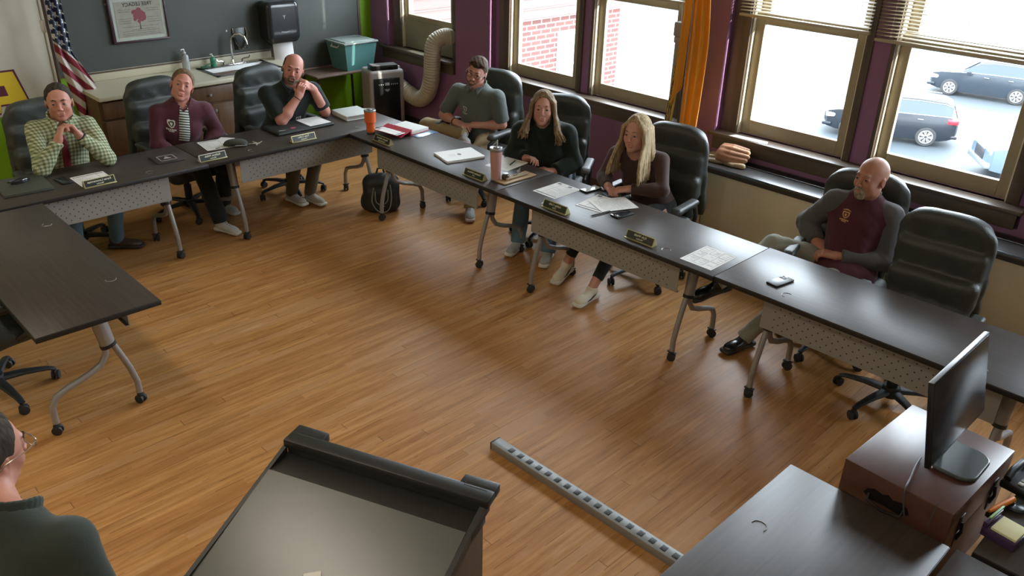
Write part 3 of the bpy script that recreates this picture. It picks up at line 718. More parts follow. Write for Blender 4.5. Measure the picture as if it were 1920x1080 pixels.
def bottle(name, label, loc, col, h, r, capcol, clear=False, pump=True):
    t = thing(name, label, 'bottle', loc)
    bm_ = mat(name+'_plastic', col, .15, trans=.6 if clear else 0)
    MB().lathe([(r*.96, 0), (r, .006), (r, h*.62), (r*.8, h*.70), (r*.34, h*.74), (r*.34, h*.78)], 20).done('bottle_body', bm_, t)
    p = MB().lathe([(r*.4, h*.78), (r*.4, h*.83), (r*.16, h*.84), (r*.16, h*.94)], 14)
    if pump: p.tube([(0, 0, h*.95), (-r*.9, -r*.3, h*.96), (-r*1.0, -r*.35, h*.92)], r*.15, 6)
    p.done('pump', capcol, t); return t
wp = mat('white_pump_plastic', (.62, .62, .60), .4)
bottle('sanitizer_bottle', 'clear pump bottle of sanitizer left of the sink', (3.52, BY-.10, .91), (.62, .64, .66), .22, .036, wp, True)
bottle('dish_soap_bottle', 'small green soap bottle behind the sink', (3.80, BY-.10, .916), (.03, .22, .12), .13, .026, wp)
t = thing('dish_brush', 'small green scrub brush on the back of the sink', 'brush', (3.70, BY-.13, .918))
MB().box((-.045, -.02, 0), (.045, .02, .02), .008).done('bristles', mat('green_bristle', (.04, .12, .07), .9, bump=.5, bscale=300), t); MB().tube([(.0, 0, .02), (.03, 0, .035), (.07, .01, .03)], .006, 8).done('handle', mat('green_bristle', (0, 0, 0)), t)
# towel dispenser
td = thing('towel_dispenser', 'black wall-mounted paper towel dispenser above the sink', 'dispenser', (4.565, BY-.02, 1.10))
s = SDF().box((0, -.11, .20), (.19, .115, .20), .05, k=.02).box((0, -.12, .04), (.16, .09, .06), .03, k=.03)
link('housing', s.mesh('housing', .01, smooth=1), mat('smoked_black_plastic', (.022, .023, .024), .18, spec=.6), td)
MB().tube([(-.05, -.232, .10), (0, -.236, .095), (.05, -.232, .10)], .006, 8).done('latch', mat('grey_latch', (.25, .25, .25), .3), td)
for me_, z, s_ in ((text_mesh('Y', .05, mirror=True), .245, 1),):
    o = link('logo', me_, mat('silver_logo_print', (.5, .52, .54), .3), td); o.matrix_local = Matrix.Translation((0, -.2265, z)) @ Matrix.Rotation(PI/2, 4, 'X')
pt = MB(); pts = [(-.11, -.13), (-.11, -.128)]
V = []; n = 10
for i in range(n+1):
    z = -.0-.27*i/n; y = -.135-.012*math.sin(i/n*2.2)
    V += [(-.115+.004*i/n, y, z), (.115+.004*i/n, y-.004, z)]
pt._add(V, [(2*i, 2*i+1, 2*i+3, 2*i+2) for i in range(n)], None, True); o = pt.done('paper_towel', mat('white_paper_towel', (.62, .60, .58), .9), td, auto=None); o.modifiers.new('s', 'SOLIDIFY').thickness = .002
# framed poster
pf = thing('framed_poster', 'framed poster with a round pink tree on the chalkboard', 'poster', (3.165, BY-.024, 1.24), 0); pf.rotation_euler = (0, 0.0, 0)
MB().box((-.275, -.03, 0), (-.245, 0, .40), .004).box((.245, -.03, 0), (.26, 0, .40), .004).box((-.275, -.03, -.015), (.26, 0, .005), .004).box((-.275, -.03, .385), (.26, 0, .41), .004).done('frame', mat('dark_maroon_frame', (.035, .012, .018), .4), pf)
MB().box((-.245, -.016, .004), (.245, -.004, .386)).done('mat_board', mat('pale_mat_board', (.55, .55, .48), .6), pf)
MB().box((-.215, -.018, .035), (.215, -.0165, .355)).done('print', mat('aged_print_paper', (.42, .37, .31), .7, var=.2, vscale=30), pf)
m = MB()
rs = random.Random(4)
for i in range(60):
    a = rs.random()*2*PI; r = .062*rs.random()**.5; m.lathe([(.015, 0), (.015, .0006)], 8, T(-.0+r*math.cos(a), -.0186-.0001*i*.05, .225+r*.9*math.sin(a), PI/2))
m.done('tree_crown', mat('dusty_pink_print', (.30, .07, .09), .7), pf)
MB().prism([(-.006, 0), (.006, 0), (.003, .05), (.010, .075), (.002, .062), (-.008, .08), (-.003, .05)], 0, .0006, T(0, -.0186, .10, PI/2)).prism([(-.08, 0), (.14, .004), (.14, .006), (-.08, .003)], 0, .0006, T(0, -.0186, .098, PI/2)).done('tree_trunk', mat('dark_print_ink', (.06, .05, .045), .7), pf)
m = MB(); ink = MATS['dark_print_ink']
def wiggle(x0, x1, z, h, step):
    x = x0
    while x < x1:
        w = step*(.4+.5*rs.random()); m.box((x, -.0192, z), (x+w, -.0186, z+h*(.6+.4*rs.random()))); x += step
for z in (.28, .262, .20, .18, .16, .125, .085, .065, .05):
    if z in (.28, .262, .20, .18, .16): wiggle(-.19, -.08, z, .004, .012); wiggle(.08, .19, z, .004, .012)
    else: wiggle(-.17, .17, z, .004, .012)
m.done('fine_print', ink, pf)
o = link('heading', text_mesh('TREE LEGACY', .045, mirror=True, bold=True), ink, pf); o.matrix_local = Matrix.Translation((0, -.0188, .325)) @ Matrix.Rotation(PI/2, 4, 'X')
MB().box((-.245, -.021, .004), (.245, -.0205, .386)).done('glazing', M_glass, pf)
# striped flag on a stand
def flagpole(loc, label, h, name='flagpole'):
    t = thing(name, label, 'flagpole', loc)
    MB().lathe([(.0, 0), (.15, 0), (.15, .015), (.10, .03), (.03, .05), (.02, .09), (.0, .09)], 24, cap=False).done('base', mat('brass_flag_base', (.35, .24, .09), .35, metal=.8), t)
    MB().lathe([(.0125, .05), (.0125, h)], 12).done('pole', mat('dark_wood_pole', (.06, .035, .02), .4), t)
    MB().lathe([(.014, h), (.02, h+.02), (.03, h+.05), (.02, h+.08), (.0, h+.14)], 12, cap=False).done('finial', mat('brass_flag_base', (0, 0, 0)), t)
    return t
fp = flagpole((2.30, BY-.25, 0), 'wooden flagpole of the striped flag in the back corner', 2.3)
MB().box((-.03, -.06, 0), (.03, .0, .10), .008).done('bracket', mat('white_pump_plastic', (0, 0, 0)), fp).location = (.0, .10, 1.42)
def us_flag_mat():
    q = NB('striped_flag_cloth'); x, y, z = q.sep(q.tc.outputs['Object'])
    t = q.math('ADD', z, q.math('MULTIPLY', x, 1.15)); w_ = q.math('SUBTRACT', x, q.math('MULTIPLY', z, .55))
    c = q.mix(q.math('LESS_THAN', q.math('FRACT', q.math('DIVIDE', q.math('ADD', t, .04), .145)), .5), (.50, .47, .41), (.20, .018, .035))
    row = q.math('FLOOR', q.math('DIVIDE', t, .076)); cy = q.math('SUBTRACT', q.math('FRACT', q.math('DIVIDE', t, .076)), .5)
    cx = q.math('SUBTRACT', q.math('FRACT', q.math('ADD', q.math('DIVIDE', w_, .090), q.math('MULTIPLY', row, .5))), .5)
    cx = q.math('MULTIPLY', cx, 1.1)
    r = q.math('SQRT', q.math('ADD', q.math('POWER', cx, 2), q.math('POWER', cy, 2))); k = q.math('PINGPONG', q.math('ARCTAN2', cx, cy), PI/5)
    star = q.math('LESS_THAN', r, q.math('SUBTRACT', .42, q.math('MULTIPLY', k, .38)))
    can = q.mix(star, (.020, .027, .060), (.62, .62, .60))
    return q.set(Base_Color=q.mix(q.math('GREATER_THAN', t, 1.36), c, can), Roughness=.8)
def cloth_grid(name, fn, nu, nv, m, parent, thick=.002):
    me = bpy.data.meshes.new(name); V = []; F = []
    for j in range(nv+1):
        for i in range(nu+1): V.append(fn(i/nu, j/nv))
    for j in range(nv):
        for i in range(nu): a = j*(nu+1)+i; F.append((a, a+1, a+nu+2, a+nu+1))
    me.from_pydata(V, [], F); uv = me.uv_layers.new(name='UVMap')
    for p in me.polygons:
        p.use_smooth = True
        for li in p.loop_indices:
            v = me.loops[li].vertex_index; uv.data[li].uv = ((v % (nu+1))/nu, (v//(nu+1))/nv)
    o = link(name, me, m, parent); md = o.modifiers.new('s', 'SOLIDIFY'); md.thickness = thick; return o
fl = thing('striped_flag', 'star and stripe flag hanging in folds beside the chalkboard', 'flag', (2.315, BY-.25, 0))
def us(u, v):
    z = .60+1.60*v; low = max(0, 1.25-z); wdt = .13+.16*min(1, low/.5)-.05*max(0, z-1.5)
    if z < .85: wdt *= max(.25, (z-.60)/.25)
    x = .0+.16*low+wdt*u; return (x, -.03+math.sin(u*13+z*1.5)*.022+math.sin(u*29)*.006, z)
cloth_grid('cloth', us, 70, 40, us_flag_mat(), fl)
# gold flag by the windows
gp = flagpole((5.60, 3.79, 0), 'dark flagpole behind the gold flag between the windows', 2.2)
gf = thing('gold_flag', 'long plain gold flag hanging beside the window', 'flag', (5.60, 3.75, 0))
def gfl(u, v):
    z = .86+1.5*v; wdt = .20+.03*math.sin(v*3)-(.07*max(0, v-.55)/.45); y = -wdt*u*.95+.01; f = math.sin(u*17)*.022+math.sin(u*31+v*2)*.006
    return (-.03+f-.05*u, y, z)
M_gold = mat('gold_satin', (.80, .42, .05), .42, sheen=.3)
_n = M_gold.node_tree; _tr = _n.nodes.new('ShaderNodeBsdfTranslucent'); _tr.inputs[0].default_value = (.85, .48, .06, 1); _mx = _n.nodes.new('ShaderNodeMixShader'); _mx.inputs[0].default_value = .35
_n.links.new(_n.nodes['Principled BSDF'].outputs[0], _mx.inputs[1]); _n.links.new(_tr.outputs[0], _mx.inputs[2]); _n.links.new(_mx.outputs[0], _n.nodes['Material Output'].inputs[0])
cloth_grid('cloth', gfl, 40, 30, M_gold, gf)
def gfl2(u, v):
    z = 1.30+1.05*v-.16*(1-v)*(u); y = .06*(u)*(1.1-.35*v)+.0; f = math.sin(u*9)*.014
    return (-.06+f-.04*u, y+.005-.02*v, z)
cloth_grid('outer_fold', gfl2, 16, 24, M_gold, gf)
tl = thing('fringed_pennant', 'narrow brown pennant with gold fringe and lettering left of the gold flag', 'pennant', (5.60, 3.885, 0))
def rb(u, v): return (-.02+math.sin(u*6)*.008, .035-.07*u-.05*v, .93+.52*v)
def pen_mat():
    q = NB('gold_fringed_cloth'); u = q.node('UVMap'); x, y, z = q.sep(u.outputs[0])
    n1 = q.node('TexNoise', {'Vector': u.outputs[0], 'Scale': 11.0, 'Detail': 2.0}).outputs['Fac']
    f = q.math('GREATER_THAN', n1, .5); f = q.math('MAXIMUM', f, q.math('GREATER_THAN', x, .82))
    return q.set(Base_Color=q.mix(f, (.05, .03, .015), (.55, .40, .10)), Roughness=.8)
cloth_grid('cloth', rb, 12, 24, pen_mat(), tl)
# white sensor box and cord at the window edge
t = thing('wall_sensor', 'off-white box on the window casing by the gold flag', 'sensor', (WX-.04, 4.035, 1.60))
MB().box((-.05, -.055, 0), (.03, .05, .115), .012).box((-.045, -.05, -.05), (.02, .04, .0), .006).done('housing', mat('aged_white_plastic', (.36, .33, .27), .5), t)
MB().tube([(-.02, -.0, .11), (-.02, .005, .18), (-.022, .008, .26)], .004, 6).done('cord', wp, t)
# ================================================================ right-wall radiator cabinet
rc = thing('radiator_cabinet', 'long beige radiator cabinet with dark top under the windows', 'radiator cabinet', (WX-.0865, 1.45, 0))
M_beige = mat('beige_cabinet_enamel', (.66, .60, .44), .4, var=.03, vscale=2); M_dkt = mat('dark_cabinet_top', (.045, .042, .040), .32, spec=.6)
y0, y1 = -2.8, 2.15
m = MB().box((-.30, y0, .06), (-.0, y1, .70), .006).box((-.28, y0+.01, 0), (0, y1-.01, .06)); m.done('panel', M_beige, rc)
m = MB()
for y in (y1-.18, y1-1.42, y1-2.66, y1-3.9): m.box((-.303, y-.003, .06), (-.299, y+.003, .70))
m.done('panel_seams', mat('seam_shadow_line', (.16, .14, .10), .7), rc)  # thin dark joint strips between the cabinet panels
MB().box((-.335, y0, .71), (-.0, y1+.01, .755), .006).box((-.315, y0, .695), (-.0, y1, .712)).done('top', M_dkt, rc)
MB().box((-.345, y0, .735), (-.333, y1+.012, .760), .004).box((-.14, y0, .755), (-.13, y1, .765), .003).done('edge_trim', mat('steel_edge_trim', (.20, .22, .24), .25, metal=.8), rc)
m = MB()
m.box((-.112, y0+.1, .754), (-.028, y1-.1, .7562))
m.done('grille', M_black, rc)
# baseball glove
gv = thing('baseball_glove', 'tan leather baseball glove lying on the radiator cabinet', 'glove', (WX-.25, 3.30, .757), .15)
M_glv = mat('tan_glove_leather', (.40, .20, .11), .5, var=.25, vscale=25, bump=.3, bscale=90); M_glv2 = mat('pale_glove_lining', (.50, .38, .24), .7)
s = SDF()
for i, (zz, xx, ln) in enumerate(((.030, -.045, .14), (.055, -.035, .17), (.085, -.015, .18), (.112, .015, .165), (.120, .050, .14))):
    s.cap((xx, .085, zz*.85+.012), (xx-.005, .0, zz), .024, .024, k=.012); s.cap((xx-.005, .0, zz), (xx+.01, -ln*.75, zz*.86+.006), .024, .019, k=.0025)
s.ell((.01, .075, .055), (.065, .055, .055), k=.02)
link('fingers', s.mesh('fingers', .005), M_glv, gv)
s = SDF(); pr = None
for k in range(15):
    a = k/14*2*PI*.95; p = (-.03+.03*math.cos(a), .115+.085*math.sin(a), .02+.01*math.cos(a))
    if pr: s.cap(pr, p, .014, k=.006)
    pr = p
s.cap((-.06, -.05, .016), (-.06, -.13, .018), .018, .022, k=.01); s.cap((-.05, .02, .016), (-.07, -.04, .014), .018, k=.01); link('wrist_strap', s.mesh('wrist_strap', .006), M_glv2, gv)
o = MB().prism([(0, 0), (.22, -.05), (.28, .12), (.05, .16)], 0, .0015).done('paper_sheet', mat('white_paper', (.70, .69, .66), .8), None, (WX-.33, 3.44, .758)); tag(o, 'loose sheet half hidden behind the black chair on the radiator cabinet', 'paper')
o = MB().prism([(0, 0), (.07, -.02), (.09, -.30), (.02, -.33)], 0, .0015).done('paper_sheet', mat('white_paper', (0, 0, 0)), None, (WX-.13, 3.42, SILL+.001)); tag(o, 'sheet of paper on the sill of the window beside the gold flag', 'paper')
o = MB().prism([(0, 0), (.06, -.04), (.08, -.35), (-.04, -.30)], 0, .0015).done('paper_sheet', mat('sill_paper_tan', (.40, .38, .28), .8), None, (WX-.10, 7.62, SILL+.001)); tag(o, 'creased sheet on the sill beside the white exhaust hose', 'paper')
# ================================================================ portable air conditioner with hose
ac = thing('portable_air_conditioner', 'upright silver and black portable air conditioner by the corner', 'air conditioner', (5.42, 7.50, 0), -.30)
M_acs = mat('ac_silver_plastic', (.32, .30, .29), .4); M_acb = mat('ac_black_gloss', (.010, .011, .012), .2)
s = SDF().box((0, .13, .41), (.20, .15, .375), .03); link('casing', s.mesh('casing', .012, smooth=1), M_acs, ac)
MB().box((-.155, -.032, .07), (.145, -.012, .70), .008).done('front_panel', M_acb, ac)
MB().box((-.16, -.0, .775), (.14, .16, .83), .01).done('louvre', M_acb, ac)
m = MB()
for i in range(4): m.box((-.15, .0+.035*i, .832), (.13, .015+.035*i, .838))
m.done('louvre_slats', mat('grey_latch', (0, 0, 0)), ac)
m = MB()
for x in (-.10, -.078, -.056, .04, .062, .084, .106): m.box((x, -.035, .63), (x+.010, -.031, .642), .001)
m.box((-.03, -.035, .625), (.02, -.031, .655), .001); m.done('control_marks', mat('pale_control_print', (.40, .42, .42), .4), ac)
MB().prism([(-.03, .015), (.03, .015), (.018, -.005), (0, -.015), (-.018, -.005)], 0, .003, T(-.005, -.031, .57, PI/2)).done('badge', mat('grey_latch', (0, 0, 0)), ac)
MB().box((.13, .08, .785), (.19, .16, .80), .01).done('remote_tray', wp, ac)
for x in (-.15, .15):
    for y in (.05, .3): MB().lathe([(.02, -.012), (.025, -.008), (.025, .008), (.02, .012)], 12, T(x, y, .025, PI/2)).done('caster_wheel', M_rub, ac)
hs_ = thing('exhaust_hose', 'thick cream corrugated exhaust hose curving up to the window', 'hose', (5.6, 7.2, 0))
C_ = [(-.08, .46, .60), (.03, .36, .57), (.08, .24, .50), (.09, .08, .47), (.09, -.06, .55), (.085, -.14, .70), (.08, -.17, .86), (.075, -.185, 1.0), (.10, -.20, 1.12), (.17, -.24, 1.17), (.24, -.27, 1.17)]
def spline(P, n):
    out = []
    P = [Vector(p) for p in P]; Q_ = [P[0]*2-P[1]]+P+[P[-1]*2-P[-2]]
    for i in range(1, len(Q_)-2):
        for k in range(n):
            t_ = k/n; a, b, c, d = Q_[i-1], Q_[i], Q_[i+1], Q_[i+2]
            out.append(.5*((2*b)+(c-a)*t_+(2*a-5*b+4*c-d)*t_*t_+(3*b-a-3*c+d)*t_**3))
    return out+[P[-1]]
pts = spline(C_, 16); rr = [.088+.0035*math.sin(i*PI/1.5) for i in range(len(pts))]
MB().tube(pts, rr, 24).done('duct', mat('cream_hose_plastic', (.50, .46, .37), .55), hs_)
MB().lathe([(.085, 0), (.09, .02), (.085, .04)], 24, T(.225, -.265, 1.17, 0, PI/2, .3)).done('window_coupling', mat('cream_hose_plastic', (0, 0, 0)), hs_)
# side table with storage tub
st_ = thing('side_table', 'small brown table holding the storage tub in the corner', 'table', (5.14, 8.0, 0))
MB().box((-.36, -.13, .70), (.34, .24, .73), .02).done('table_top', wood_mat('brown_table_laminate', (.12, .075, .055), (.17, .11, .08), axis='x'), st_)
for x in (-.32, .30):
    for y in (-.09, .20): MB().tube([(x, y, .70), (x*1.05, y*1.05, 0)], .014, 8).done('leg', M_black, st_)
tu = thing('storage_tub', 'translucent teal storage tub with a clear lid', 'storage tub', (5.36, 8.045, .731))
M_tub = mat('teal_translucent_plastic', (.13, .33, .32), .25, trans=.25); M_lid = mat('clear_lid_plastic', (.42, .50, .47), .2, trans=.3)
def taper(mb, w0, d0, w1, d1, z0, z1):
    V = [(-w0, -d0, z0), (w0, -d0, z0), (w0, d0, z0), (-w0, d0, z0), (-w1, -d1, z1), (w1, -d1, z1), (w1, d1, z1), (-w1, d1, z1)]
    return mb._add(V, [(0, 3, 2, 1), (4, 5, 6, 7), (0, 1, 5, 4), (1, 2, 6, 5), (2, 3, 7, 6), (3, 0, 4, 7)])
taper(MB(), .17, .15, .21, .185, 0, .29).done('tub_body', M_tub, tu)
MB().box((-.225, -.20, .285), (.225, .20, .305), .008).box((-.19, -.165, .30), (.19, .165, .315), .006).done('lid', M_lid, tu)
for x in (-.205, .205): MB().tube([(x, -.07, .27), (x*1.12, -.06, .25), (x*1.12, .06, .25), (x, .07, .27)], .008, 8).done('handle', wp, tu)
# ================================================================ people
def V3(*a): return np.array(a, float)
def unit(v): v = np.array(v, float); return v/np.linalg.norm(v)
def frame(fwd, up):
    """rows: left, forward, up"""
    f = unit(fwd); u = np.array(up, float); u = unit(u-f*(u@f)); l = np.cross(u, f); return np.array([l, f, u])
def skin_mat(name, col):
    q = NB(name); n1 = q.node('TexNoise', {'Vector': q.tc.outputs['Object'], 'Scale': 14.0, 'Detail': 4.0}).outputs['Fac']
    c = q.ramp(n1, [(.3, tuple(a*b for a, b in zip(col, (1.0, .86, .84)))), (.7, tuple(min(1, a*1.06) for a in col))])
    return q.set(Base_Color=c, Roughness=.5, Specular_IOR_Level=.4)
HK = 1.07
class Scaled:
    def __init__(s, t, k): s.t = t; s.k_ = k; s.p = t.p
    def ell(s, c, r, R=None, k=.02, op='u'): s.t.ell(c, [x*s.k_ for x in r], R, k, op); return s
    def cap(s, a, b, r0, r1=None, k=.02, op='u', clip=None): s.t.cap(a, b, r0*s.k_, None if r1 is None else r1*s.k_, k, op, clip); return s
    def box(s, c, h, rad, R=None, k=.02, op='u'): s.t.box(c, [x*s.k_ for x in h], rad*s.k_, R, k, op); return s
    def plane(s, *a, **k): s.t.plane(*a, **k); return s
    def offset(s, v): s.t.offset(v); return s
    def noise(s, f): s.t.noise(f); return s
    def mesh(s, *a, **k): return s.t.mesh(*a, **k)
def head_prims(s, c, R, w=1.0, fem=False, k=.014):
    s = Scaled(s, HK); P = lambda x, y, z: c+R.T@(HK*np.array([x*w, y, z]))
    s.ell(P(0, -.014, .034), (.076*w, .096, .088), R, k=.02)
    s.ell(P(0, .022, -.012), (.064*w, .066, .078), R, k=.025)
    s.ell(P(0, .030, -.072), (.050*w, .048, .040), R, k=.03)
    s.ell(P(0, .066, -.100), (.022*w, .016, .015), R, k=.025)
    for sx in (-1, 1):
        s.ell(P(sx*.036, .054, -.030), (.024, .022, .024), R, k=.022)
        s.ell(P(sx*.050, .004, -.070), (.014, .030, .026), R, k=.03)
    s.cap(P(-.030, .080, .026), P(.030, .080, .026), .0105, k=.016)
    for sx in (-1, 1): s.ell(P(sx*.031, .099, .006), (.019, .014, .0105), R, k=.014, op='s')
    s.cap(P(0, .084, .014), P(0, .106, -.026), .0075, .0115, k=.010)
    for sx in (-1, 1): s.ell(P(sx*.011, .099, -.031), (.009, .010, .008), R, k=.007)
    s.cap(P(-.017, .0885, -.058), P(.017, .0885, -.058), .0056, k=.010); s.cap(P(-.014, .0875, -.071), P(.014, .0875, -.071), .0062, k=.010)
    s.cap(P(-.022, .0945, -.0645), P(.022, .0945, -.0645), .0020, k=.003, op='s')
    for sx in (-1, 1):          # eyelids
        s.ell(P(sx*.031, .0765, .005), (.0145, .0135, .0130), R, k=.004)
        s.box(P(sx*.031, .093, .0035), (.0120, .012, .0034), .0025, R, k=.002, op='s')
        s.ell(P(sx*.0765, -.008, -.008), (.0085, .019, .031), frame(R[1]+.18*sx*R[0], R[2]), k=.006)
        s.ell(P(sx*.085, -.002, -.006), (.005, .009, .017), R, k=.004, op='s')
def hand_prims(s, wr, d, n, side, curl=.5, spread=.12, thumb=.5, sc=1.0, curls=None):
    """d wrist->knuckles, n palm normal (palm faces n); side +1 left hand, -1 right hand"""
    d = unit(d); n = np.array(n, float); n = unit(n-d*(n@d)); l = np.cross(n, d)*side   # l points to the thumb side
    C = wr+d*.052*sc; s.box(C, (.038*sc, .050*sc, .0145*sc), .013, np.array([l, d, n]), k=.015)
    s.cap(wr-d*.02, wr+d*.02, .024*sc, .028*sc, k=.015)
    for i, (off, ln) in enumerate(((.028, .078), (.010, .086), (-.009, .080), (-.027, .064))):
        cu = curls[i] if curls else curl*(1+.12*i)
        p = wr+d*.094*sc+l*off*sc; dd = unit(d+l*spread*(1.5-i)*.4); nn = n; L = ln*sc
        for j, fr in enumerate((.44, .31, .25)):
            a = cu*(.75, 1.0, .7)[j]; d2 = unit(dd*math.cos(a)+nn*math.sin(a)); nn = unit(nn*math.cos(a)-dd*math.sin(a)); dd = d2; q = p+dd*L*fr
            s.cap(p, q, (.0092-.0008*j)*sc, (.0086-.0009*j)*sc, k=.0035); p = q
    p = wr+d*.030*sc+l*.030*sc; td = unit(d*.65+l*.62+n*thumb); q = p+td*.042*sc; s.cap(p-l*.012, q, .0145*sc, .0110*sc, k=.010)
    td2 = unit(td*.7+d*.5+n*thumb*.6-l*.15); r = q+td2*.030*sc; s.cap(q, r, .0108*sc, .0098*sc, k=.003); s.cap(r, r+unit(td2+d*.3)*.024*sc, .0098*sc, .0080*sc, k=.003)
def fold_noise(seed, amp):
    rs = np.random.RandomState(seed); W_ = [(rs.normal(size=3)*f, rs.rand()*6, a) for f, a in ((14, 1), (22, .7), (36, .45), (36, .45), (60, .25))]
    def fn(X, Y, Z):
        r = 0
        for w, p, a in W_: r = r+a*np.sin(X*w[0]+Y*w[1]+Z*w[2]+p+1.3*np.sin(X*w[1]*.6-Z*w[0]*.5))
        return r*amp
    return fn
def hair_noise(X, Y, Z):
    return .0011*(np.sin(X*230+2*np.sin(Z*90))*np.sin(Y*170+Z*120)+np.sin(X*140-Y*120+Z*60))
def person(label, J, sp):
    """J joints in world space; sp = look"""
    J = {k: np.array(v, float) for k, v in J.items()}
    fem = sp.get('fem', False); bulk = sp.get('bulk', 1.0); w = sp.get('hw', 1.0)
    t = thing('person', label, 'person', tuple(J.get('org', (J['hipL']+J['hipR'])/2*V3(1, 1, 0)))); org = V3(*t.location)
    J = {k: (v-org if k not in ('look', 'hup', 'dR', 'dL', 'nR', 'nL', 'toeR', 'toeL') else v) for k, v in J.items()}
    hc = J['head']; hR = frame(J['look'], J['hup']); hP = lambda x, y, z: hc+hR.T@(HK*np.array([x*w, y, z]))
    shm = (J['shR']+J['shL'])/2; hm = (J['hipR']+J['hipL'])/2
    spine = unit(shm-hm); lat = unit((J['shL']-J['shR'])*.7+(J['hipL']-J['hipR'])*.3); lat = unit(lat-spine*(lat@spine)); fw = np.cross(lat, spine)*-1
    fw = np.cross(spine, lat)*-1 if False else np.cross(lat, spine)
    if fw@(J['kneeR']+J['kneeL']-2*hm) < 0: fw = -fw
    TR = np.array([lat, fw, spine]); L = np.linalg.norm(shm-hm)
    tp = lambda x, y, z: hm+TR.T@np.array([x, y, z*L])
    nb = shm+spine*.045-fw*.012        # neck base
    nk = sp.get('neck', .052 if fem else .060)
    def torso(s, o):
        b = bulk
        s.cap(J['shR']+lat*.02-spine*.012, J['shL']-lat*.02-spine*.012, .054*b**.5+o, k=.05)
        s.ell(tp(0, .0, .74), (.165*b+o, .108*b+o, .17+o), TR, k=.06)
        s.ell(tp(0, .015, .40), (.145*b+o, .110*b**1.4+o, .19+o), TR, k=.06)
        s.ell(tp(0, -.0, .06), (.165*b+o, .120*b+o, .13+o), TR, k=.06)
        if sp.get('belly'): s.ell(tp(0, .06, .22), (.14*b+o, .10*sp['belly']+o, .14+o), TR, k=.06)
        if fem:
            for sx in (-1, 1): s.ell(tp(sx*.075, .085, .68), (.06+o, .05+o, .06+o), TR, k=.04)
        s.cap(nb-spine*.03+(J['shR']-nb)*.45, nb+spine*.015, .046+o, .054+o, k=.06); s.cap(nb-spine*.03+(J['shL']-nb)*.5, nb+spine*.015, .046+o, .054+o, k=.06)
    am = sp.get('arm', 1.0)
    # ---- body
    s = SDF(); torso(s, -.014); head_prims(s, hc, hR, w, fem)
    s.cap(hP(0, -.018, -.060), nb-spine*.02, nk, nk*1.08, k=.03)
    for sd in 'RL':
        s.cap(J['sh'+sd], J['el'+sd], .050*am, .040*am, k=.03)
        fo = J['wr'+sd]-J['el'+sd]; mid = J['el'+sd]+fo*.3
        s.cap(J['el'+sd], mid, .040*am, .043*am, k=.02); s.cap(mid, J['wr'+sd], .043*am, .026*am, k=.02)
        s.cap(J['hip'+sd], J['knee'+sd], .078, .052, k=.03); s.cap(J['knee'+sd], J['an'+sd], .050, .034, k=.03)
        s.cap(J['an'+sd]-V3(0, 0, .025), J['an'+sd]+unit(J['toe'+sd])*.12-V3(0, 0, .045), .027, .018, k=.02)
    fine = [(hc-.135, hc+.135, .0042)]
    for sd, si in (('R', -1), ('L', 1)):
        if sp.get('hand'+sd, True) is None: continue
        kw = sp.get('hand'+sd, {}); hand_prims(s, J['wr'+sd], J['d'+sd], J['n'+sd], si, sc=.92 if fem else 1.0, **kw)
        c = J['wr'+sd]+unit(J['d'+sd])*.09; fine.append((c-.10, c+.10, .0042))
    body = link('body', s.mesh('body', .014, fine, smooth=1), sp['skin'], t)
    # ---- face parts
    ew = mat('eye_white', (.27, .235, .215), .4); ei = mat('iris_'+sp.get('iris', 'brown'), {'brown': (.03, .018, .012), 'blue': (.045, .06, .07)}[sp.get('iris', 'brown')], .2)
    gz = sp.get('gaze', 0)
    for sx in (-1, 1):
        e = hP(sx*.031/w*1.0, .0755, .004)
        m = MB(); bmesh.ops.create_uvsphere(m.bm, u_segments=16, v_segments=12, radius=.0125*HK)
        for f in m.bm.faces:
            f.smooth = True; cc = f.calc_center_median().normalized()
            if cc.dot(Vector((gz, 1, 0)).normalized()) > .78: f.material_index = 1
        mm = Matrix(np.array([list(hR[0]), list(hR[1]), list(hR[2])]).T.tolist()).to_4x4()
        bmesh.ops.transform(m.bm, matrix=Matrix.Translation(e) @ mm, verts=m.bm.verts[:]); m.done('eye', [ew, ei], t, auto=None)
        bw = .7 if fem else 1.0; eb = Scaled(SDF(), HK).cap(hP(sx*.014, .0925, .028), hP(sx*.030, .0905, .0325), .0034*bw, .0040*bw, k=.004).cap(hP(sx*.030, .0905, .0325), hP(sx*.046, .079, .028), .0040*bw, .0022*bw, k=.004)
        link('eyebrow', eb.mesh('eyebrow', .0025), sp.get('brow', sp['hairm']), t)
    lp = Scaled(SDF(), HK).cap(hP(-.020, .0880, -.0600), hP(0, .0925, -.0585), .0022, .0036, k=.004).cap(hP(.020, .0880, -.0600), hP(0, .0925, -.0585), .0022, .0036, k=.004)
    lp.cap(hP(-.013, .0895, -.0700), hP(.013, .0895, -.0700), .0044, k=.004); link('lips', lp.mesh('lips', .0025), sp['lipm'], t)
    # ---- hair
    hs = sp.get('hair')
    if hs:
        s = Scaled(SDF(), HK); th = hs.get('th', .010)
        s.ell(hP(0, -.016, .036), (.076*w+th, .096+th, .088+th), hR, k=.02)
        if hs['type'] != 'fringe': s.ell(hP(0, -.035, -.010), (.072*w+th*.6, .072+th*.5, .075), hR, k=.03)
        else: s.ell(hP(0, -.035, -.010), (.074*w+th, .076+th, .05), hR, k=.03)
        hl = hs.get('line', .072); st = hs.get('slope', 1.1)
        # face opening: cut everything ahead of a sloping plane, and below the nape
        s.ell(hP(0, .070+hs.get('fo', 0), -.010), (.058*w, .075, hl+.012), hR, k=.014, op='s')
        s.plane(hP(0, .028, 0), hR[1]*1.0-hR[2]*hs.get('cut', .55)*1.0, k=.01) if hs.get('front', True) else None
        s.plane(hP(0, 0, hs.get('nape', -.075)), -hR[2], k=.01)
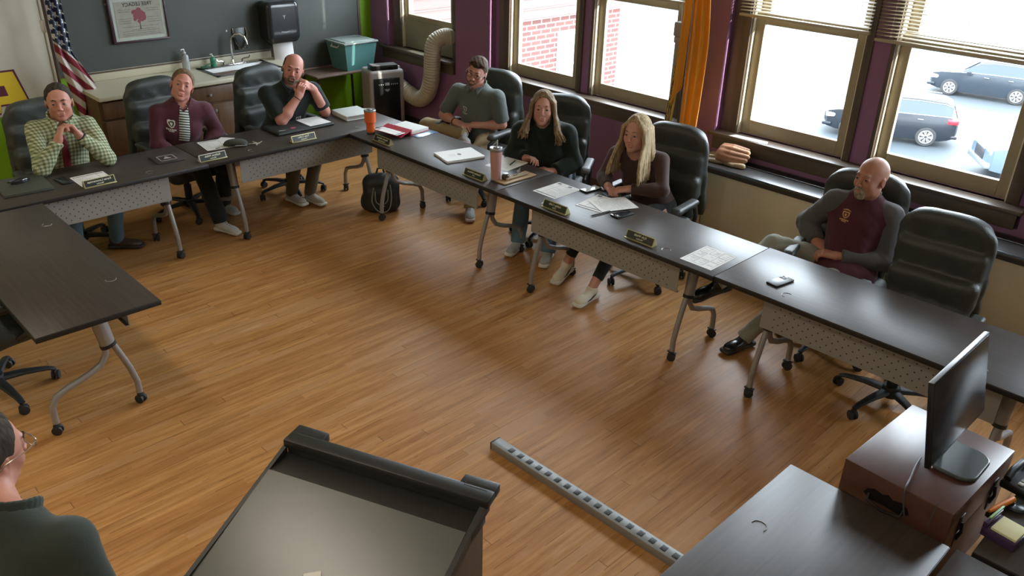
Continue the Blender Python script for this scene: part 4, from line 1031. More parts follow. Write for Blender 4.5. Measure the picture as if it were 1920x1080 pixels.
        if hs['type'] in ('short', 'quiff', 'fringe'):
            for sx in (-1, 1): s.ell(hP(sx*.085, .012, -.030), (.030, .034, .048), hR, k=.008, op='s')
        if hs['type'] == 'fringe': s.ell(hP(0, .015, .10), (.066*w, .105, .082), hR, k=.008, op='s')
        if hs['type'] == 'fringe': s.plane(hP(0, .02, 0), hR[1], k=.01)
        if hs['type'] == 'quiff':
            s.ell(hP(0, .004, .088), (.064*w, .088, .046), hR, k=.02)
            for i in range(12):
                x = (i-5.5)*.0105; e = math.sqrt(max(.05, 1-(x/.088)**2)); s.cap(hP(x, .01, .030+.098*e), hP(x*1.05+.004, .066, .026+.080*e), .013, .010, k=.008)
        if hs['type'] in ('long', 'wavy'):
            for sx in (-1, 1): s.cap(hP(sx*.062, -.035, .02), hP(sx*.068, -.040, -.10), .026, .020, k=.02)
            s.cap(hP(0, -.06, .0), hP(0, -.065, -.12), .05, .04, k=.03)
            rs = np.random.RandomState(hs.get('seed', 3)); gd = V3(0, 0, -1)
            for side in (-1, 1):
                for i in range(hs.get('n', 22)):
                    u = i/(hs.get('n', 22)-1); lay = rs.rand(); yy = .058-.125*u       # from the temple to the back
                    p0 = hP(side*.008, .045-.10*u, .118-.02*u); p1 = hP(side*(.074+.008*math.sin(PI*u)), yy, .045); p2 = hP(side*(.086+.006*rs.rand()), yy-.004, -.045)
                    ln = hs['len'][0 if side < 0 else 1]*(.82+.28*rs.rand()); wv = hs.get('wave', .006)
                    out = hR[0]*side*hs.get('flare', .02)*(.35+1.1*lay); fwdv = hR[1]*(hs.get('fwd', .02)*(1.25-1.6*u) if u < .6 else -.012)
                    pts = [p0, p1, p2]; n_ = 7; ph = rs.rand()*6
                    for j in range(1, n_+1):
                        f = j/n_; q = p2+gd*ln*f+out*f*2+fwdv*math.sin(f*PI*.5)*2+hR[0]*wv*math.sin(ph+f*9)*f+hR[1]*wv*math.cos(ph+f*8)*f
                        pts.append(q)
                    r = hs.get('r', .0075)
                    for j in range(len(pts)-1):
                        rr = r*(1.25 if j < 2 else (1.1-.75*(j/len(pts))**2)); s.cap(pts[j], pts[j+1], rr, rr*.95, k=.0075)
        s.noise(hair_noise if hs['type'] not in ('long', 'wavy') else fold_noise(5, .0006))
        link('hair', s.mesh('hair', hs.get('h', .0055), smooth=1), sp['hairm'], t)
    if sp.get('beard'):
        s = SDF(); b = sp['beard']; head_prims(s, hc, hR, w); s.offset({'stubble': .0016, 'full': .005, 'goatee': .005}[b]); q_ = Scaled(s, HK)
        n = unit(hR[2]*.9+hR[1]*.42); s.plane(hP(0, .09, -.046), n, k=.003); s.plane(hP(0, .0 if b != 'goatee' else .056, 0), -hR[1], k=.003)
        if b == 'goatee': q_.ell(hP(0, .085, -.085), (.036, .06, .052), hR, op='i', k=.004)
        q_.ell(hP(0, .104, -.0645), (.021, .022, .0105), hR, k=.004, op='s')
        if b != 'goatee':
            for sx in (-1, 1): q_.ell(hP(sx*.045, .075, -.045), (.022, .04, .020), hR, k=.01, op='s')
        s.noise(fold_noise(77, .0007))
        link('beard', s.mesh('beard', .0036, lohi=(hc-.15, hc+.15)), sp.get('beardm', sp['hairm']), t)
    if sp.get('glasses'):
        m = MB()
        for sx in (-1, 1):
            c0 = hP(sx*.033, .106, .003); pts = [c0+hR[0]*.027*math.copysign(abs(math.cos(a))**.6, math.cos(a))+hR[2]*.018*math.copysign(abs(math.sin(a))**.6, math.sin(a)) for a in [k*PI/10 for k in range(21)]]
            m.tube([tuple(p) for p in pts], .0023, 6, cap=False); m.tube([tuple(hP(sx*.058, .104, .008)), tuple(hP(sx*.080, .06, .008)), tuple(hP(sx*.086, -.01, .002)), tuple(hP(sx*.084, -.03, -.015))], .0020, 6)
        m.tube([tuple(hP(-.009, .108, .006)), tuple(hP(0, .111, .008)), tuple(hP(.009, .108, .006))], .002, 6)
        gl = m.done('glasses', sp.get('framem') or mat('black_spectacle_frame', (.012, .012, .013), .3), t)
        m = MB()
        for sx in (-1, 1):
            c0 = hP(sx*.033, .106, .003); pts = [tuple(c0+hR[0]*.023*math.copysign(abs(math.cos(a))**.6, math.cos(a))+hR[2]*.015*math.copysign(abs(math.sin(a))**.6, math.sin(a))) for a in [k*PI/10 for k in range(20)]]
            m._add(pts, [tuple(range(20))])
        m.done('lens', M_glass, gl, auto=None)
    # ---- top garment
    tm = sp['top']; o = tm.get('o', .004); sl_ = tm.get('sleeve', 1.0)
    s = SDF(); torso(s, o)
    for sd in 'RL':
        sh, el, wr = J['sh'+sd], J['el'+sd], J['wr'+sd]
        if sl_ < .5:     # short sleeve
            e = sh+(el-sh)*(sl_*2); s.cap(sh, sh+(el-sh)*(sl_*2+.15), .052*am+o, .054*am+o, k=.035, clip=[(e, unit(el-sh))])
        else:
            s.cap(sh, el, .052*am+o, .045*am+o, k=.035)
            e = el+(wr-el)*tm.get('cuff', .93); mid = el+(wr-el)*.3; s.cap(el, mid, .047*am+o, .047*am+o, k=.02); s.cap(mid, wr, .047*am+o, .033*am+o, k=.02, clip=[(e, unit(wr-el))]); s.cap(e-unit(wr-el)*.018, e-unit(wr-el)*.004, .035*am+o, k=.004, clip=[(e, unit(wr-el))])
    if tm.get('skirt'): s.ell(tp(0, .05, -.02), (.185*bulk+o, .17*bulk+o, .11), TR, k=.05)
    s.plane(tp(0, 0, -.20 if tm.get('skirt') else -.10), -spine, k=.01)
    s.noise(fold_noise(tm.get('seed', 1), tm.get('fold', .0017)))
    # neck opening
    s.cap(nb+spine*.0+fw*.01, nb+spine*.12+fw*.02, nk+.004, nk+.03, k=.01, op='s')
    if tm.get('scoop'): s.cap(nb+fw*.02+spine*.005, nb+spine*.12+fw*.02, nk+tm['scoop'], nk+.03, k=.01, op='s')
    if tm.get('vneck'): s.cap(nb+fw*.10+spine*.02, nb+fw*.13-spine*tm['vneck'], .03, .010, k=.012, op='s')
    ga = link(tm['name'], s.mesh(tm['name'], .0085, smooth=2), tm['mat'], t)
    # collar
    cl = tm.get('collar')
    if cl:
        s = SDF(); u0, u1 = (-.012, .030) if cl != 'stand' else (-.014, .036); pr = None; op = tm.get('open', .5)
        for k in range(0, 25):
            a = op*.5+(2*PI-op)*k/24; rr = nk+.014
            d = fw*math.cos(a)+lat*math.sin(a)
            drop = -.030*max(0, math.cos(a))
            p = nb+d*rr+spine*(u0+drop+.045)+fw*.012; q = nb+d*(rr+(.002 if cl == 'stand' else .012))+spine*(u1+drop+.040)+fw*.014
            if pr is not None:
                for f_ in np.linspace(0, 1, 7): s.cap(pr[0]+(pr[1]-pr[0])*f_, p+(q-p)*f_, .0052, k=.006)
            pr = (p, q)
        if cl == 'shirt':
            for sx in (-1, 1):
                a = nb+fw*(nk+.026)+lat*sx*.020+spine*.045; b = nb+fw*(nk+.058)+lat*sx*.052+spine*.006; c = nb+fw*(nk-.015)+lat*sx*(nk+.014)+spine*.052
                for f in np.linspace(0, 1, 16): s.cap(a+(c-a)*f, b+(c-b)*f*.9, .0048, k=.006)
        link('collar', s.mesh('collar', .005, smooth=1), tm.get('collarm', tm['mat']), ga)
    # ---- trousers
    bt = sp['bottom']; s = SDF(); o = bt.get('o', .006)
    s.ell(tp(0, 0, .04), (.172*bulk+o-.004, .125*bulk+o-.004, .14), TR, k=.05)
    s.plane(tp(0, 0, .16), spine, k=.01)
    for sd in 'RL':
        hp, kn, an = J['hip'+sd], J['knee'+sd], J['an'+sd]; e = kn+(an-kn)*bt.get('len', 1.04); wd = bt.get('w', 1.0)
        s.cap(hp, kn, .086*wd+o, .060*wd+o, k=.035); s.cap(kn, an+(an-kn)*.1, .058*wd+o, (.046 if wd > .9 else .038)*bt.get('hem', 1.0)+o, k=.03, clip=[(e, unit(an-kn))])
    s.noise(fold_noise(bt.get('seed', 2), bt.get('fold', .0018)))
    link(bt.get('name', 'trousers'), s.mesh('trousers', .010, smooth=2), bt['mat'], t)
    # ---- shoes
    sh = sp['shoe']
    for sd in 'RL':
        an = J['an'+sd]; f = unit(J['toe'+sd]); up = sp.get('foot_up'+sd, V3(0, 0, 1)); up = unit(np.array(up)-f*(f@np.array(up))); Rf = frame(f, up); q = lambda x, y, z: an+Rf.T@np.array([x, y, z])
        sc = sh.get('sc', 1.0); B = -.078
        s = SDF(); s.ell(q(0, -.015, -.030), (.036*sc, .050*sc, .052), Rf, k=.03); s.ell(q(0, .075*sc, -.045), (.042*sc, .085*sc, .034), Rf, k=.03); s.ell(q(0, .135*sc, -.052), (.041*sc, .052*sc, .026), Rf, k=.03)
        s.cap(q(0, .0, -.01), q(0, .055, -.030), .033, .026, k=.02)
        s.ell(q(0, -.012, .0), (.037, .044, .040), Rf, k=.02); s.plane(q(0, 0, B+.016), -Rf[2], k=.004)
        so = link('shoe', s.mesh('shoe', .006, smooth=1), sh['mat'], t)
        s = SDF(); s.box(q(0, .060*sc, B+.012), (.040*sc, .135*sc, .0125), .012, Rf, k=.01).ell(q(0, .145*sc, B+.012), (.045*sc, .055*sc, .0125), Rf, k=.02).ell(q(0, -.04, B+.014), (.038*sc, .035, .014), Rf, k=.02)
        link('sole', s.mesh('sole', .006, smooth=1), sh['sole'], so)
        if sh.get('laces'):
            m = MB()
            for i in range(5): y = .045+i*.018; z = -.004-i*.0068; m.tube([tuple(q(-.018, y, z)), tuple(q(0, y+.004, z+.010)), tuple(q(.018, y, z))], .0022, 5)
            m.done('laces', sh['laces'], so)
        if sh.get('swoosh'):
            for sx in (-1, 1):
                m = MB(); a = [(sx*.040, .10, -.050), (sx*.0425, .06, -.046), (sx*.040, .02, -.034), (sx*.036, -.03, -.018)]
                m.tube([tuple(q(*p)) for p in a], [.005, .006, .0045, .002], 6, flat=.6); m.done('side_stripe', sh['swoosh'], so)
    return t, dict(J=J, tp=tp, hP=hP, hR=hR, TR=TR, nb=nb, org=org, nk=nk)
PEOPLE = {
'P1': dict(head=(1.84, 6.56, 1.20), look=(-.30, -.95, .02), hup=(-.02, -.1, 1), shR=(1.665, 6.68, 1.0), shL=(2.01, 6.57, 1.0), elR=(1.59, 6.41, .79), elL=(2.03, 6.36, .79),
    wrR=(1.725, 6.37, .98), wrL=(1.875, 6.37, .985), dR=(.42, .12, .9), nR=(.9, -.1, -.4), dL=(-.46, .12, .88), nL=(-.9, -.1, -.4),
    hipR=(1.75, 6.78, 0.56), hipL=(1.94, 6.76, 0.56), kneeR=(1.72, 6.34, 0.52), kneeL=(2.01, 6.33, 0.52), anR=(1.7, 6.46, 0.09), anL=(2.03, 6.52, .09), toeR=(0, -1, 0), toeL=(.8, -.6, 0)),
'P2': dict(head=(2.835, 6.74, 1.14), look=(-.36, -.93, .20), hup=(.36, 0, .93), shR=(2.62, 6.80, .945), shL=(2.98, 6.70, .925), elR=(2.555, 6.74, .69), elL=(3.07, 6.73, .715),
    wrR=(2.66, 6.64, .62), wrL=(2.90, 6.62, .62), dR=(.6, -.6, -.1), nR=(0, 0, -1), dL=(-.6, -.6, -.1), nL=(0, 0, -1),
    hipR=(2.68, 6.88, 0.55), hipL=(2.87, 6.86, 0.55), kneeR=(2.75, 6.43, 0.52), kneeL=(2.98, 6.46, 0.52), anR=(2.80, 6.29, .09), anL=(3.02, 6.70, .09), toeR=(.35, -.94, 0), toeL=(.25, -.97, 0)),
'P3': dict(head=(3.76, 6.57, 1.175), look=(-.50, -.86, .02), hup=(.30, -.05, .95), shR=(3.51, 6.62, .99), shL=(3.92, 6.54, .98), elR=(3.53, 6.44, .79), elL=(3.985, 6.47, .785),
    wrR=(3.70, 6.42, .975), wrL=(3.88, 6.47, 1.01), dR=(.55, .15, .8), nR=(.5, .55, -.5), dL=(-.75, .0, .5), nL=(-.3, .8, -.5),
    hipR=(3.6, 6.8, 0.56), hipL=(3.8, 6.78, 0.56), kneeR=(3.6, 6.36, 0.52), kneeL=(3.8, 6.34, 0.52), anR=(3.60, 6.52, .09), anL=(3.73, 6.42, .09), toeR=(.12, -.99, 0), toeL=(.12, -.99, 0)),
'P4': dict(head=(5.03, 5.59, 1.15), look=(-.86, -.47, -.10), hup=(-.12, -.36, .92), shR=(4.96, 5.77, .96), shL=(5.10, 5.39, .95), elR=(4.88, 5.88, .73), elL=(5.15, 5.38, .70),
    wrR=(4.85, 5.68, .71), wrL=(4.94, 5.52, .70), dR=(.1, -.99, -.12), nR=(.2, 0, -1), dL=(-.5, .85, -.1), nL=(0, 0, -1),
    hipR=(5.07, 5.71, 0.55), hipL=(5.13, 5.53, 0.55), kneeR=(4.78, 6.01, 0.62), kneeL=(4.80, 5.34, .52), anR=(4.82, 5.54, .63), anL=(4.62, 5.22, .09), toeR=(-.4, -.8, .2), toeL=(-.65, -.75, 0)),
'P5': dict(head=(4.68, 4.43, 1.125), look=(-.74, -.66, .06), hup=(.04, 0, 1), shR=(4.58, 4.56, .94), shL=(4.82, 4.29, .93), elR=(4.57, 4.64, .72), elL=(4.86, 4.24, .69),
    wrR=(4.53, 4.45, .745), wrL=(4.64, 4.25, .66), dR=(-.1, -.9, .25), nR=(-.4, 0, -.9), dL=(-.75, .5, .3), nL=(0, 0, -1),
    hipR=(4.83, 4.6, 0.54), hipL=(4.93, 4.42, 0.54), kneeR=(4.53, 4.46, .52), kneeL=(4.62, 4.18, .54), anR=(4.42, 4.40, .09), anL=(4.46, 4.10, .09), toeR=(-.9, -.3, 0), toeL=(-.85, -.5, 0)),
'P6': dict(head=(4.66, 3.49, 1.14), look=(-.98, -.14, .02), hup=(.0, 0, 1), shR=(4.66, 3.66, .95), shL=(4.80, 3.35, .95), elR=(4.58, 3.69, .785), elL=(4.66, 3.22, .79),
    wrR=(4.47, 3.56, .775), wrL=(4.52, 3.40, .785), dR=(-.45, -.85, -.1), nR=(0, 0, -1), dL=(-.75, .62, -.05), nL=(.1, .1, -1),
    hipR=(4.90, 3.55, .55), hipL=(4.93, 3.36, .55), kneeR=(4.53, 3.72, .52), kneeL=(4.50, 3.38, .53), anR=(4.34, 3.80, .11), anL=(4.20, 3.42, .09), toeR=(-.95, -.22, -.15), toeL=(-.98, -.1, 0)),
'P7': dict(head=(5.00, 1.94, 1.15), look=(-.94, .22, .06), hup=(.02, 0, 1), shR=(4.99, 2.13, .95), shL=(5.07, 1.79, .93), elR=(5.08, 2.32, .72), elL=(5.02, 1.76, .65),
    wrR=(4.93, 2.17, .67), wrL=(4.85, 1.97, .66), dR=(-.3, -.9, -.05), nR=(.3, -.1, -.95), dL=(-.4, .9, .05), nL=(.2, 0, -1),
    hipR=(4.97, 2.06, 0.54), hipL=(4.99, 1.87, 0.54), kneeR=(4.70, 2.34, .66), kneeL=(4.60, 2.02, .52), anR=(4.36, 2.50, .44), anL=(4.46, 2.30, .09), toeR=(-.75, .5, -.3), toeL=(-.97, .2, 0)),
'P8': dict(head=(.285, 2.47, 1.23), look=(.93, .36, -.12), hup=(.08, 0, 1), shR=(0.37, 2.12, 1.075), shL=(0.13, 2.38, 1.085), elR=(.38, 1.93, .78), elL=(.14, 2.55, .74),
    wrR=(.40, 2.12, .62), wrL=(.36, 2.62, .60), dR=(.6, .7, 0), nR=(0, 0, -1), dL=(.9, -.3, 0), nL=(0, 0, -1),
    hipR=(.14, 2.02, .55), hipL=(.0, 2.17, .55), kneeR=(.46, 2.34, .52), kneeL=(.30, 2.50, .52), anR=(.50, 2.36, .09), anL=(.32, 2.56, .09), toeR=(.7, .7, 0), toeL=(.7, .7, 0)),
}
def cloth(name, col, var=.12, rough=.85, bump=.15): return mat(name, col, rough, var=var, vscale=7, bump=bump, bscale=260, spec=.25, sheen=.15)
def tartan():
    q = NB('green_check_cotton'); x, y, z = q.sep(q.tc.outputs['Object'])
    def band(v, p, ph): return q.math('LESS_THAN', q.math('FRACT', q.math('ADD', q.math('DIVIDE', v, p), ph)), .48)
    h = q.math('ADD', q.math('MULTIPLY', x, .94), q.math('MULTIPLY', y, .34)); v = q.math('ADD', q.math('MULTIPLY', z, .9), q.math('MULTIPLY', y, .42))
    a = band(h, .024, 0); b = band(v, .024, .2); f = q.math('MULTIPLY', q.math('ADD', a, b), .5)
    c = q.ramp(f, [(.0, (.46, .47, .32)), (.5, (.24, .265, .145)), (1, (.10, .125, .065))])
    return q.set(Base_Color=c, Roughness=.85)
def stripes():
    q = NB('striped_knit'); x, y, z = q.sep(q.tc.outputs['Object'])
    f = q.math('LESS_THAN', q.math('FRACT', q.math('DIVIDE', q.math('ADD', z, q.math('MULTIPLY', x, .25)), .021)), .45)
    return q.set(Base_Color=q.mix(f, (.50, .52, .46), (.02, .025, .025)), Roughness=.9)
def two_tone():
    q = NB('maroon_body_fleece'); return q.set(Base_Color=(.075, .017, .025), Roughness=.8)
def hairm(name, col, sc=90):
    q = NB(name); n1 = q.node('TexNoise', {'Vector': q.comb(*[q.math('MULTIPLY', v, k) for v, k in zip(q.sep(q.tc.outputs['Object']), (1, 1, .12))]), 'Scale': sc, 'Detail': 3.0}).outputs['Fac']
    bp = q.node('Bump', {'Strength': .5, 'Distance': .003, 'Height': n1})
    return q.set(Base_Color=q.ramp(n1, [(.3, tuple(c*.5 for c in col)), (.7, tuple(min(1, c*1.5) for c in col))]), Roughness=.75, Specular_IOR_Level=.2, Normal=bp.outputs[0])
SK1 = skin_mat('skin_ruddy', (.44, .215, .155)); SK2 = skin_mat('skin_fair', (.50, .27, .205)); SK3 = skin_mat('skin_pink', (.50, .235, .18)); SK4 = skin_mat('skin_tan', (.43, .215, .145))
LIPM = mat('lip_natural', (.32, .10, .085), .45); LIPF = mat('lip_rose', (.36, .10, .10), .4)
H_brown = hairm('hair_dark_brown', (.060, .034, .020)); H_grey = hairm('hair_grey_brown', (.040, .030, .022)); H_lb = hairm('hair_light_brown', (.14, .088, .050))
H_db = hairm('hair_dark_blonde', (.20, .135, .075)); H_bl = hairm('hair_blonde', (.34, .25, .14)); H_gb = hairm('beard_greying', (.30, .24, .18)); H_gb2 = hairm('beard_brown_grey', (.15, .10, .07))
WH = mat('white_rubber_sole', (.60, .58, .52), .6); DKS = mat('dark_sole', (.03, .025, .02), .6)
M_jean = cloth('blue_denim', (.085, .15, .20), .25); M_jean2 = cloth('pale_blue_denim', (.10, .17, .22), .2)
M_blk = cloth('black_trouser_cloth', (.012, .015, .013)); M_khaki = cloth('khaki_twill', (.30, .22, .115), .1); M_olive = cloth('olive_khaki_twill', (.115, .095, .055)); M_greyt = cloth('pale_grey_twill', (.27, .27, .22), .08)
M_maroon = cloth('maroon_jacket_cloth', (.075, .020, .030)); M_poloB = cloth('black_polo_knit', (.013, .019, .018)); M_poloG = cloth('grey_polo_knit', (.105, .125, .115), .08)
M_fleece = cloth('dark_green_fleece', (.010, .017, .013), .2, .95, .3); M_brownk = cloth('brown_knit', (.060, .032, .028), .1); M_slv = cloth('charcoal_raglan_cloth', (.085, .080, .082), .1); M_dk8 = cloth('dark_green_grey_shirt', (.028, .036, .030), .1)
def emblem(P, pos, n_shape='shield', scale=1.0, m=None, lines=('', ''), parent=None, name='emblem'):
    """small embroidered crest lying just off the garment; pos = torso coords (x left, z along spine)"""
    J, TR = P['J'], P['TR']; tp = P['tp']
    ga = parent; me = ga.data
    # find the front surface by marching along the torso forward axis
    import mathutils.bvhtree as bt
    V = [v.co.copy() for v in me.vertices]; F = [tuple(p.vertices) for p in me.polygons]; tree = bt.BVHTree.FromPolygons(V, F)
    lat, fw, sp_ = [Vector(v) for v in TR]
    mb = MB()
    def sp_pt(x, z, off=.004):
        o = Vector(tp(pos[0]+x, .22, pos[1]))+sp_*z
        h = tree.ray_cast(o, -fw, .6)
        return (h[0]+fw*off) if h[0] else o-fw*.2
    return sp_pt, mb
def draw_crest(P, ga, pos, col, col2, s=1.0, wing=False):
    sp_pt, mb = emblem(P, pos, parent=ga)
    def patch(pts, off, mi):
        mb.mi = mi; c = [sum(p[0] for p in pts)/len(pts), sum(p[1] for p in pts)/len(pts)]
        V = [sp_pt(c[0]*s, c[1]*s, off)]+[sp_pt(x*s, z*s, off) for x, z in pts]; n = len(pts)
        mb._add(V, [(0, i+1, (i+1) % n+1) for i in range(n)])
    sh = [(-.026, .022), (-.012, .026), (0, .022), (.012, .026), (.026, .022), (.026, .0), (.014, -.018), (0, -.026), (-.014, -.018), (-.026, .0)]
    patch(sh, .004, 0); patch([(x*.72, z*.72) for x, z in sh], .0055, 1); patch([(-.008, .008), (.008, .008), (.006, -.004), (0, -.012), (-.006, -.004)], .007, 0)
    for (z, w, h) in ((-.036, .034, .005), (-.047, .018, .0035)):
        n = 6
        for i in range(n):
            x0 = -w+2*w*i/n; x1 = x0+2*w/n*.72; patch([(x0, z-h), (x1, z-h), (x1, z+h), (x0, z+h)], .0045, 0)
    if wing: patch([(-.03, .03), (0, .038), (.03, .03), (.03, .034), (0, .044), (-.03, .034)], .0045, 0)
    mb.done('crest', [col, col2], ga, auto=None)
CW = mat('crest_white_thread', (.55, .55, .50), .6); CD = mat('crest_dark_thread', (.03, .03, .03), .6); CG = mat('crest_gold_thread', (.62, .36, .10), .6); CM = mat('crest_maroon_thread', (.10, .02, .03), .6)
def garment(t, name): return [c for c in COL.objects if c.parent == t and c.name.split('.')[0] == name][0]
Q = {}
Q['P1'] = person('man in a green checked shirt and dark red tie, hands clasped at his chin', PEOPLE['P1'], dict(skin=SK1, lipm=LIPM, hairm=H_grey, hw=1.05, bulk=1.04, gaze=-.35, iris='blue', arm=1.05,
    hair=dict(type='short', th=.0045, line=.082, cut=.30, h=.0045), handR=dict(curl=.95, spread=.05), handL=dict(curl=.95, spread=.05),
    top=dict(name='shirt', mat=tartan(), o=.008, sleeve=1, collar='shirt', vneck=.06, fold=.0024, cuff=.95, open=1.0), bottom=dict(mat=M_jean), shoe=dict(mat=mat('brown_shoe_leather', (.055, .032, .022), .5), sole=DKS)))
Q['P2'] = person('woman in a maroon zip jacket over a striped top', PEOPLE['P2'], dict(skin=SK3, lipm=LIPF, hairm=H_lb, fem=True, bulk=.98, gaze=.0, iris='blue',
    hair=dict(type='short', th=.006, line=.078, cut=.36, nape=-.09, h=.0045), top=dict(name='jacket', mat=M_maroon, o=.013, sleeve=1, collar='stand', skirt=True, vneck=.05, seed=3, fold=.002, open=1.5), bottom=dict(mat=M_blk, w=1.05, hem=1.35, len=1.0),
    shoe=dict(mat=mat('white_grey_mesh', (.50, .50, .46), .7), sole=WH, laces=mat('black_plastic', (0, 0, 0)), sc=.93)))
Q['P3'] = person('bald bearded man in a black polo resting his chin on his hands', PEOPLE['P3'], dict(skin=SK3, lipm=LIPM, hairm=H_brown, hw=1.04, bulk=1.12, beard='full', beardm=H_gb2, arm=1.15, belly=1.1,
    hair=dict(type='fringe', th=.004, nape=-.06), handR=dict(curl=.75, spread=.05), handL=dict(curl=1.0, spread=.05),
    top=dict(name='polo_shirt', mat=M_poloB, o=.011, sleeve=.43, collar='shirt', seed=4, open=.5), bottom=dict(mat=M_olive), shoe=dict(mat=mat('pale_grey_sneaker', (.40, .37, .32), .75), sole=WH, laces=mat('lace_grey', (.2, .2, .19), .7))))
Q['P4'] = person('man in glasses and a grey polo leaning back with crossed legs', PEOPLE['P4'], dict(skin=SK2, lipm=LIPM, hairm=H_brown, hw=1.0, bulk=1.0, glasses=True, beard='stubble', beardm=hairm('stubble_brown', (.16, .085, .055)), arm=1.08,
    hair=dict(type='quiff', th=.003, line=.078, cut=.34, h=.0045), handR=dict(curl=.35, spread=.1), handL=dict(curl=.5, spread=.08), foot_upR=V3(.3, 0, 1),
    top=dict(name='polo_shirt', mat=M_poloG, o=.012, sleeve=.44, collar='shirt', seed=6, open=.5), bottom=dict(mat=M_khaki, fold=.0028), shoe=dict(mat=mat('grey_mesh_runner', (.30, .29, .29), .7), sole=mat('pink_grey_sole', (.42, .30, .30), .6), laces=mat('lace_pale', (.55, .55, .52), .7))))
Q['P5'] = person('woman with wavy dark blonde hair in a dark green fleece', PEOPLE['P5'], dict(skin=SK2, lipm=LIPF, hairm=H_db, fem=True, bulk=1.05, iris='brown', brow=H_brown,
    hair=dict(type='wavy', th=.010, line=.085, cut=.48, len=(.17, .20), wave=.011, flare=.030, n=95, seed=5, fwd=.035), handR=dict(curl=.6), handL=dict(curl=.6),
    top=dict(name='fleece', mat=M_fleece, o=.022, sleeve=1, collar='stand', skirt=True, seed=8, fold=.003, open=.7), bottom=dict(mat=M_jean2, o=.012), shoe=dict(mat=mat('grey_white_sneaker', (.36, .38, .36), .7), sole=WH, sc=.92)))
Q['P6'] = person('woman with long straight blonde hair in a brown knit top', PEOPLE['P6'], dict(skin=SK2, lipm=LIPF, hairm=H_bl, fem=True, bulk=.93, iris='blue', brow=H_lb, arm=.95,
    hair=dict(type='long', th=.009, line=.086, cut=.46, len=(.24, .26), wave=.005, flare=.016, n=95, seed=9, fwd=.04), handR=dict(curl=.8), handL=dict(curl=.75, spread=.06),
    top=dict(name='knit_top', mat=M_brownk, o=.006, sleeve=1, skirt=False, scoop=.018, seed=10, fold=.0022, cuff=.97), bottom=dict(mat=M_blk, w=.85, len=.84, o=.004), shoe=dict(mat=mat('cream_mesh_runner', (.62, .57, .44), .7), sole=WH, swoosh=mat('black_plastic', (0, 0, 0)), laces=mat('lace_cream', (.7, .66, .55), .7), sc=.95)))
def p7top():
    q = NB('maroon_and_charcoal_pullover'); x, y, z = q.sep(q.tc.outputs['Object'])
    return q
Q['P7'] = person('bald man with a grey goatee in a maroon and charcoal pullover', PEOPLE['P7'], dict(skin=SK4, lipm=LIPM, hairm=H_gb, hw=1.02, bulk=1.02, beard='goatee', beardm=H_gb, gaze=-.1, arm=1.05,
    handR=dict(curl=.45, spread=.08), handL=dict(curl=.55, spread=.08), top=dict(name='pullover', mat=M_maroon, o=.016, sleeve=.08, collar='stand', collarm=M_slv, seed=12, fold=.003, skirt=True, open=.5, cuff=.97),
    bottom=dict(mat=M_greyt, fold=.0026), shoe=dict(mat=mat('black_shoe_leather', (.010, .011, .010), .25, spec=.7), sole=DKS), foot_upR=V3(.0, -.3, 1)))
Q['P8'] = person('man in a dark shirt and glasses cut off at the left edge', PEOPLE['P8'], dict(skin=SK1, lipm=LIPM, hairm=H_grey, hw=1.05, bulk=1.12, glasses=True, arm=1.1, framem=mat('pale_metal_spectacle_frame', (.45, .40, .33), .25, metal=.7),
    hair=dict(type='short', th=.008, line=.070, cut=.30), top=dict(name='shirt', mat=M_dk8, o=.014, sleeve=.46, collar='stand', seed=14, open=.5), bottom=dict(mat=M_blk), shoe=dict(mat=mat('black_shoe_leather', (0, 0, 0)), sole=DKS)))
# raglan sleeves of the pullover are charcoal
def raglan(Pq):
    t, I = Pq; ga = garment(t, 'pullover'); J = I['J']; nb = I['nb']; lat, fw, spn = I['TR']; o = .020
    for sd in 'RL':
        sh, el, wr = J['sh'+sd], J['el'+sd], J['wr'+sd]; s = SDF(); am = 1.05; e = el+(wr-el)*.97; mid = el+(wr-el)*.3; sg = 1 if sd == 'L' else -1
        s.cap(nb-spn*.03+(sh-nb)*.5, nb+spn*.012, .054+o, .058+o, k=.05).cap(sh-lat*sg*.02-spn*.012, nb-spn*.03+(sh-nb)*.5, .060+o, .060+o, k=.05)
        s.cap(nb+fw*.01, nb+spn*.12+fw*.02, I['nk']+.004, I['nk']+.03, k=.01, op='s')
        n = -(lat*sg*.80+spn*.62); s.plane(sh-lat*sg*.105-spn*.085, n, k=.004)
        s.cap(sh, el, .052*am+o, .045*am+o, k=.035).cap(el, mid, .047*am+o, .047*am+o, k=.02).cap(mid, wr, .047*am+o, .033*am+o, k=.02, clip=[(e, unit(wr-el))])
        s.noise(fold_noise(12, .003)); link('sleeve', s.mesh('sleeve', .0085, smooth=2), M_slv, ga)
raglan(Q['P7'])
def tie(I, col, z0, z1, w, name, parent, dx=0, off=.006):
    sp_pt, mb = emblem(I, (dx, 0.0), parent=parent); L = 14; V = []; F = []
    for i in range(L+1):
        z = z0+(z1-z0)*i/L; ww = w*(.55+.45*min(1, i/5))
        for x in (-ww, 0, ww): V.append(sp_pt(x, z, off+(.004 if x == 0 else 0)))
    for i in range(L):
        for j in range(2): a = i*3+j; F.append((a, a+1, a+4, a+3))
    mb._add(V, F, None, True); o = mb.done(name, col, parent.parent, auto=None)
    md = o.modifiers.new('s', 'SOLIDIFY'); md.thickness = .004; return o
t1, I1 = Q['P1']; tie(I1, mat('dark_red_tie_silk', (.16, .018, .025), .5), .46, .06, .026, 'necktie', garment(t1, 'shirt'), off=.012)
t2, I2 = Q['P2']; tie(I2, stripes(), .50, .20, .042, 'striped_top', garment(t2, 'jacket'), off=.006)
draw_crest(I2, garment(t2, 'jacket'), (-.10, .86), CW, CD, 1.1)
t3, I3 = Q['P3']; draw_crest(I3, garment(t3, 'polo_shirt'), (.06, .60), CW, CD, 1.0)
